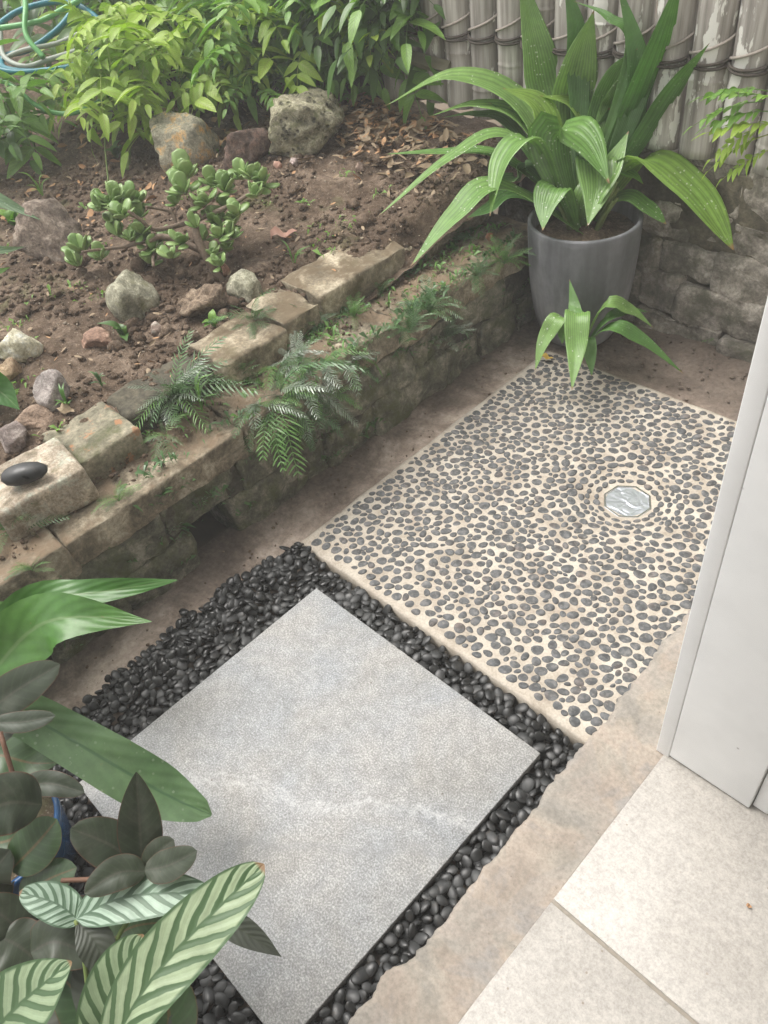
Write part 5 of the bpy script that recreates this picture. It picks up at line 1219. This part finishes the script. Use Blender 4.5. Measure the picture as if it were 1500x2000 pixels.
fleaf(bn, [(-90, 1420), (-10, 1250), (70, 1170), (180, 1158), (346, 1133)], 1.42, 1.40, 60, 'nest', strap, wave=.4, seed=1)
fleaf(bn, [(-90, 1440), (-10, 1310), (70, 1225), (160, 1205), (296, 1214)], 1.40, 1.36, 125, 'nest', lance, wave=.22, seed=2)
fleaf(bn, [(-90, 1300), (-30, 1210), (10, 1190), (60, 1180)], 1.45, 1.45, 40, 'nest', lance, wave=.1, seed=3)
sl_ = thing('strap_leaf_plant', 'plant with one long dull green strap leaf lying over the paver edge', 'plant', Z(-60, 1500, -.01))
fleaf(sl_, [(-60, 1390), (40, 1395), (130, 1440), (250, 1510), (340, 1560), (413, 1592)], 1.2, 1.22, 104, 'strapleaf', blunt, fold=.22, wave=.13, seed=5)
fleaf(sl_, [(-60, 1470), (0, 1475), (60, 1490), (112, 1490)], 1.25, 1.25, 86, 'rubber_green', ovate, seed=6, wave=.1)
fleaf(sl_, [(-80, 1500), (-20, 1480), (30, 1450), (90, 1440)], 1.28, 1.30, 70, 'nest', ovate, seed=7)
rb = thing('rubber_plant', 'rubber plant with glossy dark burgundy leaves at the lower left', 'rubber plant', Vector((0.055, -0.735, .09)))
for i, (pts, t0, t1, wpx, mt, pf_) in enumerate([
 ([(-50, 1410), (30, 1350), (117, 1298)], 1.18, 1.16, 80, 'rubber', elliptic), ([(-20, 1412), (45, 1410), (108, 1398)], 1.14, 1.13, 42, 'rubber', elliptic),
 ([(82, 1572), (10, 1570), (-90, 1620)], 1.05, 1.0, 118, 'rubber', elliptic), ([(30, 1540), (95, 1530), (165, 1548)], 1.1, 1.1, 50, 'rubber', elliptic),
 ([(20, 1700), (70, 1650), (112, 1600)], 1.07, 1.06, 92, 'rubber_green', elliptic), ([(-40, 1650), (20, 1640), (60, 1600)], 1.09, 1.09, 84, 'rubber_green', elliptic),
 ([(278, 1695), (272, 1600), (266, 1508)], 1.02, 1.0, 86, 'rubber', ovate), ([(276, 1695), (215, 1650), (138, 1618)], 1.02, 1.0, 92, 'rubber', elliptic),
 ([(280, 1698), (310, 1665), (340, 1640)], 1.01, 1.0, 52, 'rubber', elliptic), ([(282, 1700), (330, 1690), (385, 1662)], 1.0, .98, 62, 'rubber', elliptic),
 ([(285, 1702), (230, 1705), (165, 1745)], 1.0, .98, 66, 'rubber', elliptic), ([(40, 1760), (90, 1720), (150, 1695)], 1.08, 1.06, 74, 'rubber_green', elliptic),
 ([(0, 1780), (-20, 1720), (20, 1660)], 1.08, 1.06, 90, 'rubber', elliptic), ([(60, 1850), (20, 1800), (-40, 1760)], 1.05, 1.03, 90, 'rubber', elliptic), ([(-40, 1480), (-20, 1440), (30, 1420)], 1.16, 1.15, 60, 'rubber', elliptic),
 ([(200, 1830), (160, 1800), (90, 1790)], 1.05, 1.05, 90, 'rubber', elliptic), ([(210, 1840), (260, 1810), (330, 1800)], 1.04, 1.03, 80, 'rubber_green', elliptic), ([(60, 1860), (110, 1840), (190, 1870)], 1.03, 1.03, 100, 'rubber', elliptic), ([(0, 1830), (40, 1850), (100, 1900)], 1.03, 1.03, 100, 'rubber', elliptic)]):
    fleaf(rb, pts, t0, t1, wpx, mt, pf_, fold=.30, seed=i, wave=.05, cup=.22)
for pts, t0 in (([(120, 1720), (200, 1715), (280, 1698)], 1.04), ([(130, 1780), (80, 1680), (40, 1560), (0, 1430)], 1.12), ([(130, 1780), (70, 1690), (20, 1690)], 1.1), ([(130, 1780), (200, 1740), (250, 1720)], 1.06)):
    P = spline([D(x, y, t0) for x, y in pts], 12); v, f = tube(P, .0035, 6); put('stem', mk('stem', shift(v, rb.location), f), M['redstem'], rb)
ca = thing('calathea', 'calathea with pale leaves striped in dark green at the bottom left', 'striped plant', Vector((0.29, -0.875, .12)))
fleaf(ca, [(205, 2075), (270, 1950), (350, 1850), (440, 1760), (516, 1688)], .86, .95, 128, 'calathea', elliptic, fold=.12, wave=.04, m=16, seed=1, n=30)
fleaf(ca, [(148, 1795), (225, 1758), (310, 1745), (420, 1748)], 1.0, .99, 92, 'calathea_pale', elliptic, fold=.15, m=14, seed=2, n=24)
fleaf(ca, [(158, 1800), (110, 1765), (38, 1742)], 1.02, 1.02, 72, 'calathea_pale', elliptic, fold=.15, m=14, seed=3, n=24)
fleaf(ca, [(195, 2090), (205, 1990), (235, 1900), (280, 1825)], .93, .97, 112, 'calathea', elliptic, fold=.15, m=14, seed=4, n=24)
fleaf(ca, [(-60, 2080), (10, 1990), (75, 1930), (140, 1878)], .86, .86, 150, 'calathea', ovate, fold=.12, m=14, seed=5, n=24)
fleaf(ca, [(330, 1745), (440, 1800), (500, 1835), (550, 1869)], 1.02, 1.0, 52, 'calathea_under', lance, fold=.3, seed=6)
fleaf(ca, [(150, 1800), (190, 1850), (210, 1940)], 1.0, .98, 70, 'calathea_under', lance, seed=7)
for i in range(6):
    fleaf(ca, [(150+30*i, 2080), (140+38*i, 1980), (60+45*i, 1900-10*(i % 3))], 1.02, 1.06, 110, 'rubber_green' if i % 2 else 'calathea_under', elliptic, seed=20+i)
for q in ((205, 2072, .9), (150, 1797, 1.0), (195, 2088, .94), (-40, 2075, .87), (332, 1746, 1.02)):
    P = spline([Vector((0.29+R.uniform(-.03, .03), -0.875+R.uniform(-.03, .03), .10)), D(*q)-Vector((0, 0, .04)), D(*q)], 10); v, f = tube(P, .003, 6); put('stem', mk('stem', shift(v, ca.location), f), M['stem'], ca)
for pts in ([(148, 1798), (160, 1840), (175, 1960)], [(205, 2070), (190, 2100), (180, 2150)], [(335, 1748), (250, 1800), (200, 1900)]):
    P = spline([D(x, y, 1.0) for x, y in pts], 10); v, f = tube(P, .003, 6); put('stem', mk('stem', shift(v, ca.location), f), M['stem'], ca)

# ================================================================== ADDED EVEN VOLUME, LIFTS THE DARKS LIKE A LENS VEIL
v, f = boxmesh((-21, -21, -1.1), (21, 21, 3.0)); hz = stuff(put('veil_volume', mk('veil_volume', v, f, smooth=False)))
hm = bpy.data.materials.new('veil_scatter'); hm.use_nodes = True; hn = hm.node_tree.nodes; hn.clear()
ho = hn.new('ShaderNodeOutputMaterial'); pv_ = hn.new('ShaderNodeVolumePrincipled'); pv_.inputs['Color'].default_value = (0.95, 0.95, 0.92, 1); pv_.inputs['Density'].default_value = VEIL
hm.node_tree.links.new(pv_.outputs[0], ho.inputs['Volume']); hz.data.materials.append(hm)
